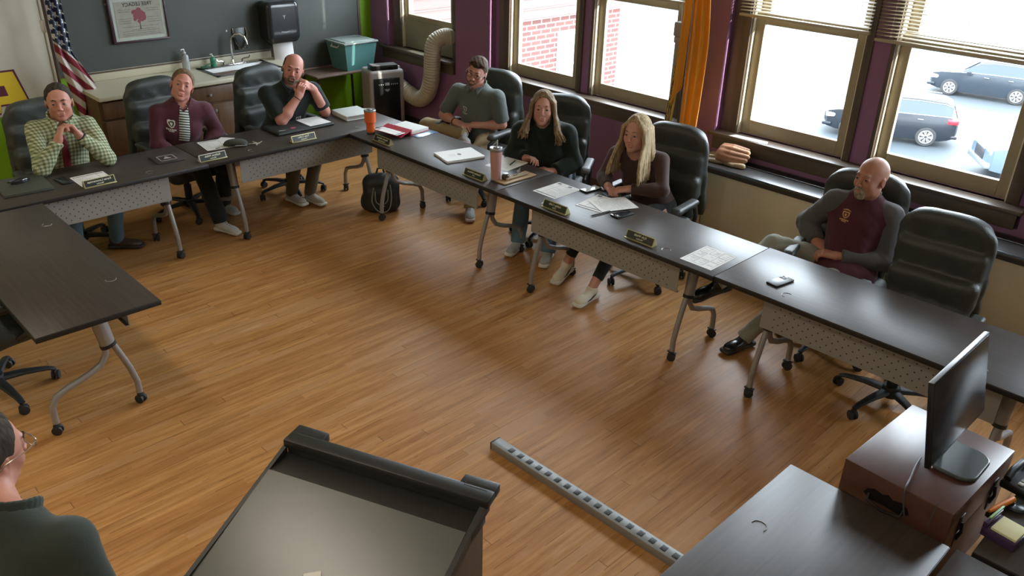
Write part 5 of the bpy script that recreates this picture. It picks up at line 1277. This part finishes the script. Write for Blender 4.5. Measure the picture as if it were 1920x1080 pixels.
t4, I4 = Q['P4']; draw_crest(I4, garment(t4, 'polo_shirt'), (-.075, .74), CW, M_poloG, .95)
t7, I7 = Q['P7']; draw_crest(I7, garment(t7, 'pullover'), (-.07, .90), CG, CM, .85, wing=True)
# watches and rings
def band(t, I, sd, col, name, f=.90, r=.033):
    J = I['J']; a = J['el'+sd]; b = J['wr'+sd]; d = Vector(unit(b-a)); c = Vector(a+(b-a)*f); n = d.orthogonal().normalized(); e = d.cross(n)
    MB().tube([c+(n*math.cos(k*PI/10)+e*math.sin(k*PI/10))*r for k in range(21)], .0075, 8, flat=.4, cap=False).done(name, col, t)
band(t3, I3, 'R', M_black, 'watch_strap', .93, .032); band(t4, I4, 'R', M_black, 'watch_strap', .93, .032); band(t1, I1, 'L', M_black, 'watch_strap', .97, .032)
# ================================================================ things on the tables
M_pap = mat('white_paper', (.70, .69, .66), .8); M_ink = mat('grey_print_ink', (.16, .16, .17), .8)
def sheet(label, c, rz, w=.216, h=.279, z=TH, style='boxes', name='printed_sheet', n=1, seed=1, thick=.0012, group=None, header=None):
    t = thing(name, label, 'paper', (c[0], c[1], z+.0003), rz, group); rs = random.Random(seed)
    b = MB()
    for i in range(n):
        a = (rs.random()-.5)*.12*(i > 0); b.box((-w/2, -h/2, i*thick), (w/2, h/2, (i+1)*thick-.0002), M=Matrix.Rotation(a, 4, 'Z'))
    b.done('sheets' if n > 1 else 'sheet', M_pap, t); zz = n*thick-.0001
    m = MB()
    def line(x0, x1, y, hh=.0022): m.box((x0, y-hh/2, zz), (x1, y+hh/2, zz+.0003))
    if style == 'boxes':
        for gx in range(3):
            for gy in range(3):
                x0 = -w/2+.012+gx*(w-.02)/3; y0 = -h/2+.015+gy*(h-.03)/3; x1 = x0+(w-.03)/3-.004; y1 = y0+(h-.04)/3-.004
                for (a, b_, c_, d) in ((x0, y0, x1, y0+.0016), (x0, y1, x1, y1+.0016), (x0, y0, x0+.0016, y1), (x1, y0, x1+.0016, y1)):
                    if rs.random() < .85: m.box((a, b_, zz), (c_, d, zz+.0003))
                for k in range(5):
                    if rs.random() < .7: line(x0+.008, x0+.008+(x1-x0-.016)*(.4+.6*rs.random()), y0+.012+k*(y1-y0-.02)/5, .0016)
    elif style == 'form':
        m.box((-w/2+.012, h/2-.03, zz), (w/2-.012, h/2-.018, zz+.0003)); m.box((-w/2+.012, -h/2+.02, zz), (-w/2+.014, h/2-.03, zz+.0003)); m.box((w/2-.06, -h/2+.02, zz), (w/2-.058, h/2-.03, zz+.0003))
        m.box((-w/2+.012, -h/2+.045, zz), (w/2-.012, -h/2+.047, zz+.0003))
        for k in range(14): line(-w/2+.022, -w/2+.022+(w-.09)*(.3+.7*rs.random()), h/2-.045-k*(h-.09)/14, .0016)
        for k in range(4): m.box((-w/2+.02+k*.05, -h/2+.012, zz), (-w/2+.055+k*.05, -h/2+.035, zz+.0003)) if k % 2 else line(-w/2+.02+k*.05, -w/2+.055+k*.05, -h/2+.024, .002)
    elif style == 'text':
        for k in range(26):
            y = h/2-.03-k*(h-.06)/26; x = -w/2+.02
            while x < w/2-.03:
                L = .008+.02*rs.random()
                if rs.random() < .8: line(x, min(x+L, w/2-.02), y, .0016)
                x += L+.004
    elif style == 'seal':
        m.lathe([(.016, zz), (.016, zz+.0004)], 18, Matrix.Diagonal((1.3, 1, 1, 1)))
        for k in range(5): line(-.03, .03, -.04-k*.012, .0015)
    elif style == 'light':
        for k in range(14): line(-w/2+.03, -w/2+.03+(w-.06)*(.3+.6*rs.random()), h/2-.05-k*.013, .0009)
    if style != 'blank': m.done('print', mat('pale_print', (.36, .36, .37), .8) if style in ('light', 'text') else M_ink, t)
    return t
sheet('white puzzle sheet of boxes alone at the end of the window row', (4.05, 2.415), 0.0, .22, .28, style='boxes', seed=3).rotation_euler = (0, 0, PI/2+.0)
sheet('boxed white form behind the nameplate at the middle table', (4.20, 3.805), PI/2, style='form', seed=5)
sheet('boxed white form in front of the man in the checked shirt', (1.825, 6.12), 0, .23, .25, style='form', seed=6)
sheet('boxed white form half under the glasses case on the back table', (2.86, 6.325), -.12, .22, .26, style='form', seed=7)
sheet('crumpled corner sheet beside the glasses case', (2.985, 6.40), .7, .09, .12, z=TH+.002, style='blank', seed=8)
sheet('fanned stack of papers with a round seal beside the pink tumbler', (4.17, 4.84), -PI/2-.25, .25, .33, style='seal', n=6, seed=9, thick=.003, name='paper_stack')
sheet('blank white sheet under the pen by the woman in green fleece', (4.33, 4.46), PI/2+.15, .216, .28, style='light', seed=10)
sheet('lower boxed form of the pair by the blonde woman', (4.235, 3.43), PI/2+.12, .22, .28, style='form', seed=11, n=2)
sheet('printed text page lying on top of a form by the blonde woman', (4.29, 3.355), PI/2-.42, .22, .28, z=TH+.004, style='text', seed=12)
# nameplates
GOLD = mat('pale_gold_frame', (.55, .50, .26), .35, metal=.6); NPB = mat('black_nameplate_face', (.014, .018, .013), .35); NPT = mat('nameplate_lettering', (.62, .60, .44), .5)
def nameplate(label, c, rz, l1, l2, w=.215, silver=False):
    t = thing('nameplate', label, 'nameplate', (c[0], c[1], TH+.0003), rz, 'desk nameplates'); h = .056; a = math.radians(22)
    MB()._add([(-w/2, 0, 0), (w/2, 0, 0), (w/2, .05, 0), (-w/2, .05, 0), (-w/2, h*math.sin(a), h*math.cos(a)), (w/2, h*math.sin(a), h*math.cos(a))], [(0, 3, 2, 1), (0, 1, 5, 4), (1, 2, 5), (0, 4, 3), (2, 3, 4, 5)]).done('holder', GOLD if not silver else mat('pale_silver_frame', (.60, .58, .48), .3, metal=.5), t, auto=10)
    M = Matrix.Rotation(PI/2-a, 4, 'X')
    f = MB().box((-w/2+.006, .007, 0), (w/2-.006, h-.005, .0012)).done('face', NPB, t); f.matrix_local = Matrix.Translation((0, -.0005, 0)) @ M
    MB().box((-w/2-.002, -.010, 0), (w/2+.002, .004, .006), .002).done('base_rail', GOLD, t)
    for s_, sz, y in ((l1, .021, .036), (l2, .015, .0165)):
        o = link('lettering', text_mesh(s_, sz, mirror=True, bold=True), NPT, f); o.location = (0, y, .0016)
nameplate('gold-framed nameplate in front of the man in the checked shirt', (1.82, 5.955), .03, 'Karen Lemmerman', 'Member')
nameplate('bright-edged nameplate in front of the woman in maroon', (2.67, 5.975), .0, 'Kathryn Wilde', 'Member', silver=True)
nameplate('nameplate in front of the black zip portfolio', (3.46, 5.965), .0, 'Tony Cullen', 'President', w=.22)
nameplate('nameplate between the orange tumbler and the red binder', (3.905, 5.515), -PI/2, 'Brandon Bennett', 'Superintendent')
nameplate('nameplate beside the foot of the pink tumbler', (3.915, 4.39), -PI/2, 'Heather Johnson', 'CFO')
nameplate('nameplate in front of the boxed form on the middle table', (3.895, 3.55), -PI/2, 'Ashley Cobb', 'Clerk')
nameplate('nameplate alone in front of the blonde woman, right of the phone', (3.915, 2.84), -PI/2, 'Kyle Webb', 'Member')
# tumblers
def tumbler(label, loc, col, h, r0, r1, step=True, straw=False):
    t = thing('tumbler', label, 'tumbler', (*loc, TH+.0003)); m_ = mat('tumbler_'+label.split()[0]+'_coat', col, .4, coat=.2)
    MB().lathe([(r0*.92, 0), (r0, .004), (r0, .014)], 28).done('steel_foot', M_st, t)
    pr = [(r0, .014), (r0*1.04, h*.42), (r0*1.10, h*.46), (r1, h*.48), (r1*1.03, h*.92)] if step else [(r0, .014), (r0*1.03, h*.3), (r1*.92, h*.6), (r1, h*.9)]
    MB().lathe(pr, 28).done('cup', m_, t)
    MB().lathe([(r1*1.02, h*.91), (r1*1.03, h*.955)], 28).done('steel_rim', M_st, t)
    MB().lathe([(r1*1.06, h*.94), (r1*1.08, h*.97), (r1*1.0, h*1.0), (r1*.8, h*.985), (.0, h*.98)], 28, cap=False).box((-.012, -.02, h*.98), (.012, .02, h*1.02), .004).done('lid', mat('clear_smoke_lid', (.35, .34, .33), .1, spec=.8, trans=.3), t)
    if straw: MB().tube([(.01, 0, h*.9), (.012, .004, h*1.05), (.03, .02, h*1.18)], .004, 8).done('straw', M_lid, t)
tumbler('orange insulated tumbler with steel rim at the table corner', (4.005, 5.80), (.72, .13, .03), .205, .036, .048)
tumbler('pink insulated tumbler with clear lid on the window row', (4.01, 4.245), (.50, .27, .25), .25, .036, .046, step=False, straw=True)
# red binder with clear blue-edged folder
t = thing('ring_binder', 'open red ring binder holding a printed form', 'binder', (4.23, 5.68, TH+.0003), PI/2+.12)
M_red = mat('red_vinyl', (.42, .025, .055), .4)
MB().box((-.16, .02, 0), (.14, .04, .045), .004).box((-.16, -.20, 0), (.14, .03, .004), .001).done('back_cover', M_red, t)
V = [(-.16, .15, .012), (.14, .15, .012), (.14, .02, .05), (-.16, .02, .05)]
MB()._add([(x, y, z) for x, y, z in V]+[(x, y, z-.004) for x, y, z in V], [(0, 1, 2, 3), (7, 6, 5, 4), (0, 4, 5, 1), (1, 5, 6, 2), (2, 6, 7, 3), (3, 7, 4, 0)]).done('front_cover', M_red, t)
MB().box((-.15, -.19, .004), (.13, .018, .030), .002).done('page_block', M_pap, t)
sheet('printed form lying on the open red binder', (4.16, 5.665), PI+.12, .22, .27, z=TH+.031, style='form', seed=21, thick=.002)
o = MB().box((-.12, -.16, 0), (.12, .16, .003), .001).done('plastic_folder', mat('blue_clear_folder', (.10, .17, .26), .2), None, (4.35, 5.63, TH+.0004), .10); tag(o, 'clear blue plastic folder under the red binder edge', 'folder'); o.location = (4.33, 5.60, TH+.0003)
t = thing('white_binder', 'thick white binder left of the orange tumbler', 'binder', (4.20, 6.36, TH+.0003), -.10)
MB().box((-.13, -.145, 0), (.13, .145, .004), .001).box((-.13, -.145, .036), (.13, .145, .040), .001).box((-.132, -.145, 0), (-.127, .145, .04), .001).done('cover', mat('white_binder_vinyl', (.56, .58, .55), .4), t)
MB().box((-.12, -.135, .004), (.122, .135, .036)).done('page_block', mat('page_edges', (.42, .41, .36), .8), t)
# zip portfolio
t = thing('zip_portfolio', 'open black zip portfolio under the bearded man\'s elbows', 'portfolio', (3.63, 6.35, TH+.0003), .0)
M_pf = mat('black_ballistic_nylon', (.016, .019, .018), .6, bump=.2, bscale=300)
s = SDF().box((0, 0, .010), (.275, .155, .010), .009, k=.01).box((-.13, 0, .017), (.13, .14, .006), .006, k=.006).box((.14, 0, .014), (.12, .14, .005), .005, k=.006); link('cover', s.mesh('cover', .007), M_pf, t)
MB().tube([(-.27, -.15, .010), (.27, -.15, .010), (.27, .15, .010), (-.27, .15, .010), (-.27, -.15, .010)], .004, 6, cap=False).done('zipper', mat('dark_zipper', (.05, .05, .05), .4, metal=.5), t)
MB().prism([(-.02, -.012), (.0, -.018), (.022, -.01), (.026, .008), (.004, .018), (-.022, .010)], 0, .0015, T(-.09, -.075, .0235)).done('paw_badge', mat('pink_red_badge', (.45, .06, .12), .5), t)
o = link('badge_lettering', text_mesh('NDBA', .022, mirror=True, bold=True), mat('pale_badge_thread', (.45, .45, .42), .6), t); o.location = (-.20, -.085, .0240); o.rotation_euler = (0, 0, -.2)
sheet('white notepad page on the black zip portfolio', (3.785, 6.345), 0, .21, .24, z=TH+.024, style='light', seed=25)
# folder with sunglasses
t = thing('folder', 'dark olive folder lying under sunglasses at the far left', 'folder', (1.41, 6.27, TH+.0003), -.06)
MB().box((-.155, -.185, 0), (.155, .185, .012), .004).box((-.155, -.185, .012), (.155, .18, .018), .003).done('cover', mat('dark_olive_cover', (.05, .055, .042), .45), t)
t = thing('sunglasses', 'black wraparound sunglasses lying on the folder', 'sunglasses', (1.40, 6.30, TH+.020), .2)
m = MB()
pr = []
for k in range(17):
    a = -.25*PI+1.5*PI*k/16; pr.append((.072*math.cos(a), .055*math.sin(a)+.0, .022-.012*math.sin(a)))
m.tube(pr, [.003+.002*math.sin(k/16*PI) for k in range(17)], 6); m.done('frame', M_black, t)
MB().tube([(-.066, -.02, .02), (-.04, -.052, .024), (0, -.06, .026), (.04, -.052, .024), (.066, -.02, .02)], .014, 8, flat=.18, up=(0, 1, 0)).done('lens', mat('dark_lens', (.015, .016, .02), .08, spec=.9), t)
# slate coaster / tablet
t = thing('plaque', 'small dark square plaque with a pale frame on the back table', 'plaque', (2.41, 6.22, TH+.0003), -.08)
MB().box((-.10, -.10, 0), (.10, .10, .010), .003).done('slab', mat('purple_grey_slab', (.05, .042, .045), .4), t)
m = MB()
for a in range(4): m.box((-.062, -.062, .010), (.062, -.056, .0112), 0, T(0, 0, 0, 0, 0, a*PI/2))
m.prism([(-.03, -.02), (.03, -.02), (0, .035)], .010, .0112).done('pale_border', mat('pale_border_print', (.34, .30, .30), .6), t)
# glasses case and keys
t = thing('glasses_case', 'soft dark green glasses case by the printed form', 'case', (2.97, 6.20, TH+.0003), -.55)
s = SDF().ell((0, 0, .028), (.085, .048, .026), k=.01).ell((.05, -.01, .02), (.045, .045, .02), k=.02).ell((-.06, .0, .012), (.04, .03, .012), k=.02); link('pouch', s.mesh('pouch', .005, smooth=1), mat('dark_green_felt', (.045, .050, .036), .9, bump=.3, bscale=100), t)
MB().tube([(.09, -.035, .012), (.05, -.055, .014), (.0, -.052, .012)], .006, 6).done('trim', mat('pale_grey_trim', (.25, .24, .26), .5), t)
t = thing('keys', 'bunch of keys lying right of the glasses case', 'keys', (3.12, 6.13, TH+.0003), .3)
MB().tube([(.016*math.cos(k*PI/8), .016*math.sin(k*PI/8), .003) for k in range(17)], .0012, 5, cap=False).done('key_ring', M_alloy, t)
for i, a in enumerate((.2, 1.3, 2.6, 3.9)):
    M = T(.012*math.cos(a), .012*math.sin(a), .002+.003*i, 0, 0, a)
    MB().lathe([(.012, 0), (.012, .002)], 12, M @ Matrix.Translation((.014, 0, 0))).box((.024, -.0035, 0), (.058, .0035, .002), 0, M).box((.04, -.006, 0), (.05, -.003, .002), 0, M).done('key', mat('pale_brass_key', (.60, .52, .40), .35, metal=.5), t)
# phones
def phone(label, c, rz, col=(.012, .012, .014), lit=False, z=TH, camera=False):
    t = thing('cellphone', label, 'phone', (c[0], c[1], z+.0003), rz)
    MB().box((-.038, -.078, 0), (.038, .078, .0105), .004).done('shell', mat('phone_case_'+('%.3f' % col[0])[2:], col, .35), t)
    if camera:
        b = MB().box((-.034, .030, .0105), (.006, .072, .0125), .001).done('camera_island', mat('silver_camera_plate', (.45, .47, .50), .3), t)
        for x, y in ((-.024, .06), (-.024, .042), (-.006, .051)): MB().lathe([(.008, .0122), (.008, .0145), (.0, .0146)], 14, T(x, y, 0), cap=False).done('lens', M_black, b)
    else: MB().box((-.034, -.074, .0104), (.034, .074, .0112), .0005).done('screen', mat('pale_glass_screen', (.55, .57, .58), .08) if lit else mat('dark_glass_screen', (.02, .025, .03), .06, spec=.8), t)
    return t
phone('black phone with a silver camera block alone on the right table', (4.08, 1.955), -PI/2-.15, camera=True)
phone('pale-backed cellphone near the blonde woman\'s hands', (4.395, 3.655), PI/2-.1, lit=True)
phone('thick black cellphone beside the pen and text page', (4.19, 3.195), PI/2-.12, (.011, .012, .012))
phone('black phone behind the form of the man in the checked shirt', (1.655, 6.20), .1, (.013, .012, .013))
def pen(label, a, b, z=TH, col=M_black):
    t = thing('pen', label, 'pen', (a[0], a[1], z+.006)); d = Vector((b[0]-a[0], b[1]-a[1], 0)); 
    MB().tube([(0, 0, 0), tuple(d*.08), tuple(d*.1), tuple(d)], [.001, .003, .0048, .0048], 8).done('barrel', col, t); MB().tube([tuple(d*.65), tuple(d*.98)], .0015, 6).done('clip', M_chr, t).location = (0, 0, .006)
pen('black pen below the text page by the blonde woman', (4.00, 3.315), (4.17, 3.285)); pen('black pen resting on the blank sheet', (4.31, 4.41), (4.42, 4.46), z=TH+.0025)
# wooden tray with trinkets
t = thing('wooden_tray', 'narrow wooden tray beside the pink tumbler', 'tray', (4.145, 4.175, TH+.0003), .0)
MB().box((-.165, -.06, 0), (.165, .06, .012), .004).done('tray', wood_mat('light_tray_wood', (.26, .16, .07), (.40, .26, .12), axis='x'), t)
o = SDF().cap((-.10, -.005, .004), (.10, -.012, .004), .010, .006, k=.004).cap((.0, .02, .004), (.12, .012, .004), .009, .005, k=.003).mesh('twig', .003); o = link('letter_opener', o, mat('bleached_wood', (.36, .28, .17), .6)); o.location = (4.15, 4.17, TH+.016); tag(o, 'pale carved wooden letter opener lying on the narrow tray', 'letter opener')
t = thing('trinket_jar', 'small dark glass jar at the left end of the tray', 'jar', (4.06, 4.195, TH+.0125)); MB().lathe([(.026, 0), (.030, .012), (.028, .03), (.02, .036)], 18).done('jar_body', mat('brown_glass', (.07, .045, .03), .15), t); MB().lathe([(.021, .036), (.021, .045), (.0, .046)], 18, cap=False).done('lid', M_st, t)
t = thing('desk_clip', 'small clear card holder standing on the tray', 'card holder', (4.20, 4.20, TH+.0125), .5); MB().box((-.045, -.003, 0), (.045, .0, .045), .001).box((-.045, -.012, 0), (.045, .012, .004), .001).done('holder', mat('clear_acrylic', (.4, .4, .38), .1, trans=.5), t)
o = MB().prism([(-.05, -.02), (.06, -.05), (.09, .03), (-.02, .05)], 0, .006).done('blue_notebook', mat('slate_blue_cover', (.10, .16, .24), .5), None, (4.42, 3.50, TH+.0003)); tag(o, 'small slate blue notebook under the blonde woman\'s hands', 'notebook')
# backpack
t = thing('backpack', 'black backpack with grey cords standing under the table corner', 'backpack', (4.11, 5.84, 0), -.60)
M_bp = mat('black_backpack_nylon', (.012, .016, .014), .6, bump=.2, bscale=200)
s = SDF().box((0, 0, .16), (.145, .085, .16), .07, k=.04).box((0, -.075, .12), (.115, .035, .10), .03, k=.03).ell((0, -.01, .28), (.12, .07, .06), k=.04).ell((-.13, .0, .08), (.04, .06, .07), k=.03).noise(fold_noise(31, .002)); link('pack', s.mesh('pack', .009, smooth=1), M_bp, t); t.scale = (1.12, 1.12, 1.02)
MB().tube([(-.03, .02, .335), (-.02, .02, .375), (.02, .02, .375), (.03, .02, .335)], .008, 8).done('handle', M_bp, t)
m = MB(); m.tube([tuple(p) for p in spline([(-.06, -.118, .25), (-.075, -.122, .12), (-.02, -.128, .03), (.05, -.126, .05), (.075, -.12, .15), (.07, -.112, .27)], 8)], .005, 6)
m.done('cord', mat('pale_grey_cord', (.22, .23, .19), .6), t); MB().tube([tuple(p) for p in spline([(-.05, -.12, .22), (-.045, -.13, .13), (.0, -.135, .10), (.045, -.13, .14), (.05, -.12, .23)], 8)], .004, 6).done('cord', MATS['pale_grey_cord'], t)
MB().box((-.02, -.119, .075), (.02, -.114, .083)).done('logo_tab', mat('pale_logo_tab', (.35, .36, .35), .5), t)
# ================================================================ near things: lectern, strip, desks, chest, monitor
LE = thing('lectern', 'black-topped lectern with brown sides in the foreground', 'lectern', (1.06, 2.07, 0), math.atan2(-.67, .29))
M_lt = mat('lectern_black_laminate', (.016, .0165, .015), .42); M_ls = mat('lectern_grey_desktop', (.06, .062, .057), .30, spec=.7, bump=.04, bscale=20); M_lb = wood_mat('lectern_brown_side', (.055, .035, .018), (.085, .055, .030))
Wl = .725   # local x along the far edge, local y away from the presenter (u = -y)
MB().box((0, -.055, 1.118), (Wl, .0, 1.15), .006).box((0, -.01, 1.118), (.118, .038, 1.15), .006).box((Wl-.118, -.01, 1.118), (Wl, .038, 1.15), .006).box((.012, -.05, 1.08), (Wl-.012, -.012, 1.125), .003).done('back_rail', M_lt, LE)
m = MB()
for x0 in (.02, Wl-.10):
    for y in (-.012, .006): m.box((x0, y, 1.1502), (x0+.078, y+.0016, 1.1506))
    m.box((x0, -.012, 1.1502), (x0+.0016, .0076, 1.1506))
m.done('slot_marks', mat('worn_grey_marks', (.045, .045, .042), .5), LE)
MB().box((.0, -.15, 1.06), (Wl-.012, -.045, 1.098), .002).done('trough', M_lt, LE)
def slab(mb, x0, x1, u0, z0, u1, z1, th):
    V = [(x0, -u0, z0), (x1, -u0, z0), (x1, -u1, z1), (x0, -u1, z1)]; V += [(x, y, z-th) for x, y, z in V]
    return mb._add(V, [(3, 2, 1, 0), (4, 5, 6, 7), (0, 1, 5, 4), (1, 2, 6, 5), (2, 3, 7, 6), (3, 0, 4, 7)])
slab(MB(), .012, Wl-.028, .148, 1.103, .53, .995, .018).done('writing_slope', M_ls, LE)
m = slab(MB(), -.002, .012, .05, 1.125, .55, .998, .04); slab(m, Wl-.028, Wl-.012, .05, 1.125, .55, .998, .04); m.box((0, -.565, .96), (Wl-.012, -.53, 1.012), .006); m.done('slope_edging', M_lt, LE)
def poly_side(mb, x0, x1):
    P = [(-.065, 0), (-.065, 1.085), (-.15, 1.07), (-.50, .975), (-.50, 0)]
    V = [(x0, y, z) for y, z in P]+[(x1, y, z) for y, z in P]; n = 5
    return mb._add(V, [tuple(range(n)), tuple(range(n, 2*n))[::-1]]+[(i, (i+1) % n, n+(i+1) % n, n+i) for i in range(n)])
poly_side(MB(), .015, .035).done('side_panel', M_lb, LE); poly_side(MB(), Wl-.035, Wl-.012).done('side_panel', M_lb, LE)
MB().box((.035, -.085, 0), (Wl-.035, -.065, 1.085)).done('front_panel', M_lb, LE); MB().box((.035, -.49, .5), (Wl-.035, -.085, .52)).done('shelf', M_lb, LE)
t = sheet('small white card lying low on the lectern slope', (0, 0), 0, .05, .09, style='blank', name='index_card', thick=.002); t.location = (.795, 1.585, 1.036); t.rotation_euler = (0, 0, .9)
bpy.context.view_layer.update()
_u = .42; Ml = LE.matrix_world if False else (Matrix.Translation(LE.location) @ Matrix.Rotation(LE.rotation_euler.z, 4, 'Z')); sl_a = math.atan2(1.103-.995, .53-.148)
t.matrix_world = Ml @ Matrix.Translation((.362, -.437, 1.103-(.437-.148)*math.tan(sl_a)+.0015)) @ Matrix.Rotation(sl_a, 4, 'X') @ Matrix.Rotation(.5, 4, 'Z')
# power strip
t = thing('power_strip', 'long grey metal power strip with a row of black outlets on the floor', 'power strip', (2.53, 2.035, 0), .02)
MB().box((-.033, -.60, 0), (.033, .60, .045), .002).done('housing', mat('grey_anodised_strip', (.26, .265, .26), .4, metal=.3), t)
MB().box((-.035, .598, -.0), (.035, .604, .047), .002).done('end_cap', M_black, t); 
for i in range(17):
    y = .60-.125-i*.0655
    o = MB().box((-.017, y-.015, .0452), (.017, y+.015, .0468), .003).done('outlet', mat('outlet_black', (.02, .02, .02), .4), t)
    MB().box((-.009, y-.008, .0468), (-.006, y+.002, .0472)).box((.006, y-.008, .0468), (.009, y+.002, .0472)).box((-.002, y+.004, .0468), (.002, y+.009, .0472)).done('socket_slots', mat('slot_grey', (.07, .07, .07), .6), o)
# desks near the camera: three more of the same tables
for (x, y, rz, lb) in ((1.735, 1.083, PI, 'empty grey-brown table in the right foreground'), (1.745, .452, PI, 'table behind the foreground one, cut by the bottom edge'), (3.60, .408, PI, 'table at the bottom right holding the desk phone and notes')):
    o = copy_tree(tb); o.location = (x, y, 0); o.rotation_euler = (0, 0, rz); o['label'] = lb; o['group'] = 'folding training tables on casters'
ls = thing('low_stand', 'low dark stand under the wooden chest', 'stand', (2.95, .68, 0)); MB().box((-.25, -.18, .42), (.25, .18, .45), .004).done('shelf_top', M_lam, ls)
for x in (-.22, .22):
    for y in (-.15, .15): MB().box((x-.018, y-.018, 0), (x+.018, y+.018, .42), .003).done('leg', M_black, ls)
M_mah = wood_mat('reddish_mahogany', (.065, .026, .018), (.095, .040, .028), rough=.32, axis='x'); M_iron = mat('dark_iron_hardware', (.02, .018, .016), .4, metal=.7)
chs = thing('wooden_chest', 'reddish wooden chest with a side handle under the monitor', 'chest', (2.945, .685, .451), -.04)
MB().box((-.275, -.20, 0), (.275, .20, .262), .003).done('body', M_mah, chs)
ld = MB().box((-.276, -.201, .264), (.276, .201, .407), .004).done('lid', M_mah, chs)
m = MB(); pts = [(.010, -.075), (.022, -.05), (.014, -.02), (.026, 0), (.014, .02), (.022, .05), (.010, .075), (-.012, .085), (-.03, .06), (-.026, 0), (-.03, -.06), (-.012, -.085)]
m._add([(-.2765, y+.02, .325+z) for z, y in pts]+[(-.2795, y+.02, .325+z) for z, y in pts], [tuple(range(12))[::-1], tuple(range(12, 24))]+[(i, (i+1) % 12, 12+(i+1) % 12, 12+i) for i in range(12)]).done('handle_plate', M_iron, chs)
MB().tube([(-.279, -.045, .32), (-.295, -.042, .30), (-.30, .02, .29), (-.295, .082, .30), (-.279, .085, .32)], .006, 8).done('handle', M_iron, chs)
for x in (-.16, .14):
    MB().box((x-.022, -.2045, .275), (x+.022, -.2005, .34), .002).box((x-.016, -.2035, .20), (x+.016, -.2005, .262), .002).tube([(x, -.206, .31), (x, -.213, .27), (x, -.204, .23)], .006, 8).done('latch', M_iron, chs)
mon = thing('monitor', 'thin black computer monitor on a round-cornered stand', 'monitor', (2.97, .62, .859), 0)
s = SDF().box((0, -.02, .008), (.115, .095, .008), .007, k=.004); s.p.append((lambda X, Y, Z: np.sqrt(np.maximum(np.abs(X)-.05, 0)**2+np.maximum(np.abs(Y+.02)-.03, 0)**2)-.064, None, None, .004, 'i')); link('base', s.mesh('base', .005), mat('grey_green_base_plastic', (.045, .055, .052), .3), mon)
MB().box((-.02, .04, .01), (.02, .055, .26), .004).done('neck', M_black, mon)
a = -.20
pn = MB().box((-.265, -.008, 0), (.265, .012, .335), .003).done('panel', mat('monitor_black_shell', (.012, .012, .013), .35), mon); pn.matrix_local = Matrix.Translation((.02, .012, .082)) @ Matrix.Rotation(a, 4, 'X')
MB().box((-.259, -.0095, .012), (.259, -.0078, .329), .0005).done('screen', mat('dark_lcd_glass', (.014, .014, .016), .25, spec=.6), pn)
MB().box((-.264, -.008, .3345), (.264, .011, .337), .001).done('top_bezel', mat('grey_bezel', (.22, .24, .27), .3), pn)
MB().lathe([(.004, 0), (.004, .002)], 10, T(-.252, -.0095, .006, PI/2)).done('power_light', mat('white_led_dot', (.8, .8, .78), .4), pn)
o = MB().tube([tuple(p) for p in spline([(2.88, .70, .868), (2.80, .69, .872), (2.72, .675, .872), (2.658, .665, .868), (2.648, .655, .82), (2.65, .64, .76)], 8)], .0035, 6).done('monitor_cable', mat('dark_grey_cable', (.05, .05, .055), .5)); tag(o, 'dark cable running from the monitor stand over the chest edge', 'cable')
o = MB().tube([(2.672, .555, .862), (2.658, .555, .84), (2.657, .56, .77)], .002, 5).done('thin_cable', MATS['dark_grey_cable']); tag(o, 'short thin cable hanging on the chest side near the handle', 'cable')
# desk organiser, phone
t = thing('note_holder', 'desk holder with a pale yellow note pad at the lower right', 'note holder', (2.845, .36, TH+.0003), -.12)
MB().box((-.06, -.055, 0), (.06, .06, .035), .004).box((-.06, .045, .035), (.06, .06, .06), .003).done('tray', mat('purple_black_plastic', (.05, .025, .07), .3), t)
MB().box((-.05, -.05, .036), (.045, .035, .046), .001).done('note_pad', mat('pale_yellow_notes', (.66, .64, .38), .8), t)
m = MB(); m.box((-.03, .048, .06), (.07, .056, .068), .002); m.done('green_marker', mat('lime_marker', (.25, .50, .18), .5), t)
t = thing('orange_highlighter', 'orange marker lying behind the note pad', 'marker', (2.93, .43, TH+.012), -.25); MB().tube([(-.03, 0, .02), (0, 0, .02), (.12, 0, .015)], [.006, .011, .011], 10).done('barrel', mat('orange_marker', (.75, .22, .02), .5), t)
MB().box((-.03, -.012, -.011), (.12, .012, .008), .004).done('rest', M_black, t)
t = thing('desk_phone', 'black desk phone with pale keys at the right edge', 'telephone', (3.20, .385, TH+.0003), -.1)
MB().box((-.09, -.08, 0), (.10, .08, .035), .01).done('base', M_black, t)
m = MB()
for i in range(4):
    for j in range(3): m.box((-.07+i*.026, -.05+j*.028, .035), (-.07+i*.026+.019, -.05+j*.028+.02, .041), .002)
m.done('keypad', mat('pale_phone_keys', (.38, .38, .36), .5), t); MB().tube([(-.08, .06, .045), (-.03, .064, .06), (.04, .064, .06), (.09, .06, .045)], .014, 10).done('handset', M_black, t)
t = thing('tape_dispenser', 'round dark dish between the note pad and phone', 'dish', (3.04, .385, TH+.0003)); MB().lathe([(.035, 0), (.04, .01), (.036, .018), (.028, .012), (.0, .01)], 24, cap=False).done('dish', mat('dark_teal_dish', (.02, .035, .035), .3), t)
